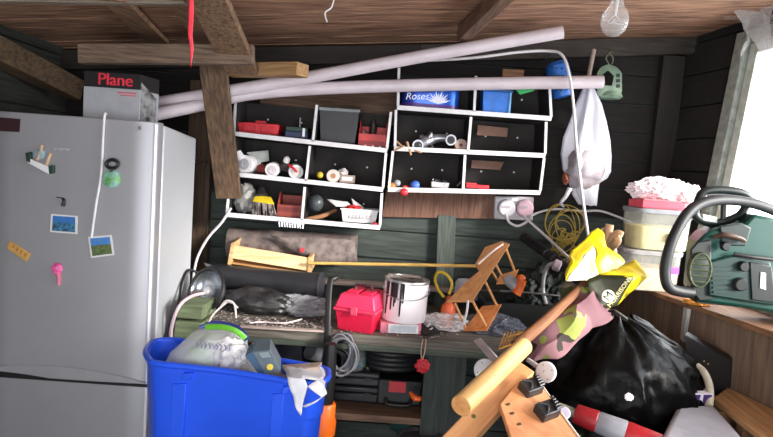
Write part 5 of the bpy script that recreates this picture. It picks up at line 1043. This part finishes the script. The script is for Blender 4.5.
# ------------------------------------------------------------------ foreground right
o = T('fence_post', 'thick round pale wooden post pointing at the viewer', 'post', at(460, 420, 1.55)); a, b = at(461, 406, 1.52), at(524, 346, 1.86)
POST = wood((232, 190, 124), (204, 156, 92), tuple(round(v, 2) for v in (b-a).normalized()), 3, .55, 10, .15)
mb = MB(); mb.cyl(a, b, .0288, .028, 36); mb.build('shaft', POST, o, bevel=.002); d = (a-b).normalized(); MB().lathe(a+d*.0002, d, [(.028, 0), (.027, .001), (.001, .001)], 36).build('sawn_end', mat((206, 150, 92), .8, c2=(186, 128, 74), scale=60), o)
MB().blob(a.lerp(b, .42)+V((-.004, -.024, .014)), (.014, .006, .007), 2, .2).build('knot', mat((150, 100, 60), .7), o)
one('brown_pole', 'slim brown wooden pole running up behind the pale post', 'pole', MB().tube([at(516, 346, 1.92), at(545, 321, 2.0), at(592, 278, 2.2)], [.021, .019, .016], 18, sm=4), wd(at(592, 278, 2.2)-at(516, 346, 1.92), (140, 92, 58), (100, 62, 38)))
o = T('square_timber', 'pale squared timber with dark knot under the round post', 'timber', at(470, 437, 1.5)); a, b = at(448, 452, 1.60), at(524, 370, 1.82); a = a+(a-b)*((a.z-.04)/(b.z-a.z)); d = (b-a).normalized(); u = V((.05, -.8, .6)); s_ = d.cross(V((0, -.55, .83))).normalized(); t = s_.cross(d).normalized()
mb = MB(); q = [a+s_*.034+t*.026, a-s_*.034+t*.026, a-s_*.034-t*.026, a+s_*.034-t*.026]; mb.prism(q, b-a); mb.build('timber_body', wood((208, 152, 102), (178, 122, 78), tuple(round(v, 2) for v in d), 3, .6, 10, .15), o, bevel=.004)
k = at(471, 428, 1.70); k = a+d*((k-a).dot(d))+t*.0265; MB().lathe(k-s_*.008, t, [(.007, 0), (.001, .001)], 12).build('knot', mat((88, 92, 40), .7), o)
o = T('hinged_board', 'pale orange board with three dark marks and black clips', 'board', at(530, 437, 1.6)); 
q = [(500, 404, 1.66), (526, 372, 1.8), (541, 384, 1.78), (562, 414, 1.66), (590, 452, 1.52), (516, 452, 1.5)]
BOARD = wood((222, 160, 112), (196, 130, 86), (.5, -.5, -.6), 3, .6, 10, .15)
pp = [at(*p) for p in q]; nrm = V((.1, -.7, .7)).normalized(); mb = MB(); mb.prism(pp, -nrm*.018); mb.build('board_face', BOARD, o, bevel=.002)
mb = MB(); mb.tube([p+nrm*.001 for p in pp[2:5]], .0028, 6, sm=0); mb.build('white_edge', mat((240, 228, 214), .5), o)
def onb(px, py):
    # point on board plane through pp[0]
    d_ = ray(px, py); n_ = (pp[5]-pp[0]).cross(pp[3]-pp[0]).normalized(); tt = (pp[0]-CAM).dot(n_)/d_.dot(n_); return CAM+d_*tt, (n_ if n_.y < 0 else -n_)
for px, py in ((507, 405), (511, 414), (518, 425)):
    c, n_ = onb(px, py); mb = MB(); mb.tube([c+V((-.008, 0, -.005)), c, c+V((.008, 0, .005))], [.003, .005, .003], 8, sm=2); mb.build('dark_mark', mat((84, 74, 50), .8), o)
for lb, px, py in (('black spring clip on the pale board, nearer the round post', 529, 391), ('black spring clip on the pale board edge, nearer the vacuum', 545, 414)):
    c, n_ = onb(px, py); q = T('spring_clip', lb, 'clip', c, 'black clips on the board'); u = V((.55, .0, .85)).normalized(); w = n_.cross(u).normalized(); u = w.cross(n_).normalized()
    mb = MB(); f = lambda x, y, z: c+u*x+w*y+n_*z
    mb.prism([f(-.034, -.026, .0), f(.03, -.026, 0), f(.034, .022, 0), f(-.03, .022, 0)], n_*.03); mb.build('clip_body', mat((44, 44, 46), .4), q, bevel=.004)
    mb = MB()
    for j in range(5): mb.cyl(f(.012+.005*j, -.02+.01*j, .034), f(.03+.002*j, -.02+.01*j, .036), .005, n=8)
    mb.build('spring', mat((50, 50, 54), .4, .5), q)
    MB().tube([f(-.02, -.02, .031), f(.0, 0, .034), f(-.018, .02, .031)], .003, 6, sm=2).build('wire_lever', mat((96, 96, 100), .4, .6), q)
def disc(label, px, py, Y, r, ax, holes=True):
    o = T('end_cap_disc', label, 'disc', at(px, py, Y)); c = at(px, py, Y); a_, u, w = basis(ax)
    MB().lathe(c, ax, [(r*.94, -.006), (r, -.003), (r, .003), (r*.9, .006), (.001, .006)], 36).build('disc_face', mat((208, 208, 214), .4, var=.04), o)
    for k in range(4): MB().lathe(c+a_*.0061+(u*math.cos(k*1.57+.5)+w*math.sin(k*1.57+.5))*r*.68, ax, [(r*.07, 0), (r*.06, .0008)], 10).build('screw_hole', mat((110, 110, 116), .5), o)
    return o, c
o, c = disc('white round flange disc facing out beside the black sack', 546, 372, 1.84, .033, (-.6, -.78, .2)); MB().cyl(c, at(528, 360, 1.92), .009, .008, 14).build('spindle', mat((190, 184, 186), .4), o)
disc('white round flange disc mostly hidden behind the pale post', 485, 370, 1.80, .034, (-.3, -.9, .3))
one('grey_bar', 'flat grey metal bar leaning between bench and pale post', 'bar', MB().prism([at(473, 341, 2.2), at(480, 338, 2.2), at(500, 360, 2.02), at(493, 364, 2.02)], (.003, .008, 0)), mat((196, 190, 194), .5), bevel=.002)
mb = MB()
for k in range(9):
    x = 499+k*3.2; mb.cyl(at(x, 349-k*1.2, 2.02), at(x+6, 333-k*.5, 2.1), .0022, n=6)
for k in range(3): mb.cyl(at(499+k*2.6, 349-k*5.4, 2.02+.027*k), at(526+k*2.4, 339-k*4.6, 2.02+.027*k), .0026, n=6)
one('wire_rack', 'small orange wire grid rack behind the round post', 'rack', mb, mat((206, 150, 70), .35, .5))
# strimmer / vacuum tube
o = T('stick_vacuum', 'red and grey stick vacuum lying in front of black sack', 'vacuum', at(600, 437, 1.78)); d0, d1 = at(546, 402, 1.86), at(655, 444, 1.72); d = d1-d0
def seg(nm, t0, t1, r0, r1, mt_, e=.12):
    L = (t1-t0)*d.length; return MB().lathe(d0+d*t0, d, [(r0*.9, 0), (r0, L*.06), (r1, L*.94), (r1*.9, L)], 28).build(nm, mt_, o)
seg('thin_tube', 0, .30, .013, .015, mat((120, 118, 104), .5)); seg('red_collar', .28, .49, .030, .034, mat((150, 24, 34), .45)); seg('grey_barrel', .48, .75, .033, .036, mat((136, 136, 144), .45)); seg('red_end', .73, 1.1, .036, .034, mat((176, 28, 38), .45))
mb = MB(); a_, u, w = basis(d)
for k in range(3): mb.tube([d0+d*(.5+.055*j)+(u*math.cos(2.2+k*.5)+w*math.sin(2.2+k*.5))*.036 for j in range(5)], .0022, 6)
mb.build('barrel_groove', mat((110, 108, 118), .5), o)
one('lilac_disc', 'small pale lilac disc lying by the thin vacuum tube', 'disc', MB().lathe(at(564, 413, 1.8), (-.2, -.8, .5), [(.018, -.006), (.02, 0), (.016, .005), (.001, .005)], 20), mat((190, 180, 200), .5))
# lower right corner
GBm = mat((160, 158, 166), .6, var=.06)
o = T('grey_container', 'large dull grey plastic container at the bottom right', 'container', at(690, 437, 1.9)); zc = at(690, 404, 1.95).z
qf = [(654, 437), (674, 405), (716, 402), (745, 437)]
top = [atz(658, 441, zc), atz(676, 405, zc), atz(714, 403, zc), atz(748, 441, zc)]
mb = MB(); cc = sum(top, V())/4; mb.loft([[V((cc.x+(p.x-cc.x)*.9, cc.y+(p.y-cc.y)*.9, 0)) for p in top], top], True, False); mb.build('container_body', GBm, o, bevel=.02)
o = T('purple_carton', 'white carton with purple stripes behind the grey container', 'box', at(698, 409, 2.05)); q = pquad([(684, 393), (713, 394), (712, 408), (681, 406)], 1.95); MB().prism(q, (.01, .06, 0)).build('carton', mat((224, 222, 230), .5), o)
q = pquad([(696, 395), (701, 395), (697, 407), (693, 407)], 1.948); q2 = pquad([(704, 395), (712, 395), (711, 408), (702, 407)], 1.948); MB().prism(q, (0, .002, 0)).prism(q2, (0, .002, 0)).build('purple_stripe', mat((66, 40, 110), .5), o)
one('speckled_packet', 'dark speckled packet standing behind the purple striped carton', 'packet', MB().prism(pquad([(688, 383), (712, 384), (712, 397), (685, 396)], 2.01), (.01, .05, 0)), mat((70, 60, 46), .6, c2=(40, 34, 28), scale=90))
o = T('dark_case', 'black case with small lights on shelf panel at right', 'case', at(712, 395, 2.25)); mb = MB(); mb.prism(pquad([(684, 334), (732, 360), (730, 396), (690, 396)], 2.16), (.035, .05, 0)); mb.build('case_body', mat((22, 20, 22), .5), o, bevel=.004)
mb = MB()
for px, py in ((704, 361), (708, 364), (699, 388), (694, 391)): mb.lathe(at(px, py, 2.158), (0, -1, 0), [(.004, 0), (.003, .003)], 8)
mb.build('brass_stud', mat((220, 196, 130), .3, .6), o)
one('pale_hose', 'short curved cream hose arching over the grey container', 'hose', MB().tube([at(696, 366, 2.06), at(703, 371, 2.03), at(708, 381, 2.0), at(710, 393, 1.97), at(709, 406, 1.94)], .0125, 12), mat((200, 190, 170), .5))
o = T('slatted_pallet', 'brown wooden slatted pallet top at the far bottom right corner', 'pallet', at(760, 437, 1.9)); 
def onpanel(px, py, off):
    d_ = ray(px, py); Y = (1.40+.20*YB-.27-off)/(d_.x/d_.y+.20); return at(px, py, Y)
zp = onpanel(728, 387, .012).z
A, B, C_, D_ = atz(713, 395, zp), atz(728, 386, zp), atz(790, 424, zp), atz(778, 462, zp)
near0, far0 = atz(713, 398, zp), onpanel(728, 387, .012); far1 = V((1.40+.20*(YB-1.60)-.282, 1.60, zp)); near1 = atz(774, 446, zp)
d_ = (near1-near0); 
for k in range(5):
    t0, t1 = k/5+.004, (k+1)/5-.004
    a0, a1 = near0.lerp(far0, t0), near0.lerp(far0, t1); b0, b1 = near1.lerp(far1, t0), near1.lerp(far1, t1)
    MB().prism([a0, a1, b1, b0], (0, 0, -.02)).build('slat', wood((204, 160, 112), (166, 124, 84), tuple(round(v, 2) for v in d_.normalized()), 4), o, bevel=.002)
for t in (.08, .5, .92):
    a0, b0 = near0.lerp(near1, t), far0.lerp(far1, t); s_ = d_.normalized()*.02; dn = V((0, 0, -.0205)); MB().prism([a0-s_+dn, a0+s_+dn, b0+s_+dn, b0-s_+dn], (0, 0, -.07)).build('bearer', wd((1, 0, 0), (126, 94, 66), (90, 66, 46)), o)
for t in (.1, .9):
    for e0, e1 in ((near0, near1), (far0, far1)):
        p = e0.lerp(e1, t); c = (near0+far0+near1+far1)/4; p = p.lerp(c, .12); MB().box((p.x, p.y, (zp-.021)/2), (.04, .04, zp-.021)).build('leg', wd((0, 0, 1), (126, 94, 66), (90, 66, 46)), o)
# ------------------------------------------------------------------ light
w = bpy.data.worlds.new('World'); SC.world = w; w.use_nodes = True
bg = w.node_tree.nodes['Background']; bg.inputs[0].default_value = (.93, .96, 1.0, 1)
SUN = V((1.0, .25, .4)).normalized(); wn = w.node_tree  # added sky glow for more light through the window, not the sun's direction
tcw = wn.nodes.new('ShaderNodeTexCoord'); dt = wn.nodes.new('ShaderNodeVectorMath'); dt.operation = 'DOT_PRODUCT'; dt.inputs[1].default_value = SUN
mr = wn.nodes.new('ShaderNodeMapRange'); mr.interpolation_type = 'SMOOTHSTEP'
for i_, v_ in ((1, .45), (2, 1.0), (3, 5.6), (4, 15.0)): mr.inputs[i_].default_value = v_
wn.links.new(tcw.outputs['Generated'], dt.inputs[0]); wn.links.new(dt.outputs['Value'], mr.inputs[0]); wn.links.new(mr.outputs[0], bg.inputs[1])
def area(name, loc, rot, sx, sy, power, col=(1, 1, 1), portal=False):
    l = bpy.data.lights.new(name, 'AREA'); l.shape = 'RECTANGLE'; l.size = sx; l.size_y = sy; l.energy = power; l.color = col
    ob = bpy.data.objects.new(name, l); COL.objects.link(ob); ob.location = loc; ob.rotation_euler = rot
    if portal: l.cycles.is_portal = True
    return ob
area('door_portal', (0, -.9, 1.03), (math.radians(90), 0, 0), 2.1, 2.06, 1, portal=True)
yaw = math.atan(.2)
ym = (WY0+WY1)/2; area('window_portal', (wallx(ym, 1.57)+.06, ym, 1.57), (math.radians(90), 0, math.radians(90)-0+yaw), WY1-WY0+.2, WZ1-WZ0+.1, 1, portal=True)
sl = bpy.data.lights.new('sun', 'SUN'); sl.energy = 9; sl.angle = math.radians(14); sl.color = (1, .95, .88); so = bpy.data.objects.new('sun', sl); COL.objects.link(so)
so.rotation_euler = V((-1.5, 1.0, -.5)).to_track_quat('-Z', 'Y').to_euler()
vs = SC.view_settings; vs.view_transform = 'Standard'; vs.look = 'None'; vs.gamma = 1; vs.use_curve_mapping = False; vs.exposure = .25
SC.cycles.use_denoising = True; SC.cycles.max_bounces = 8; SC.cycles.transparent_max_bounces = 16
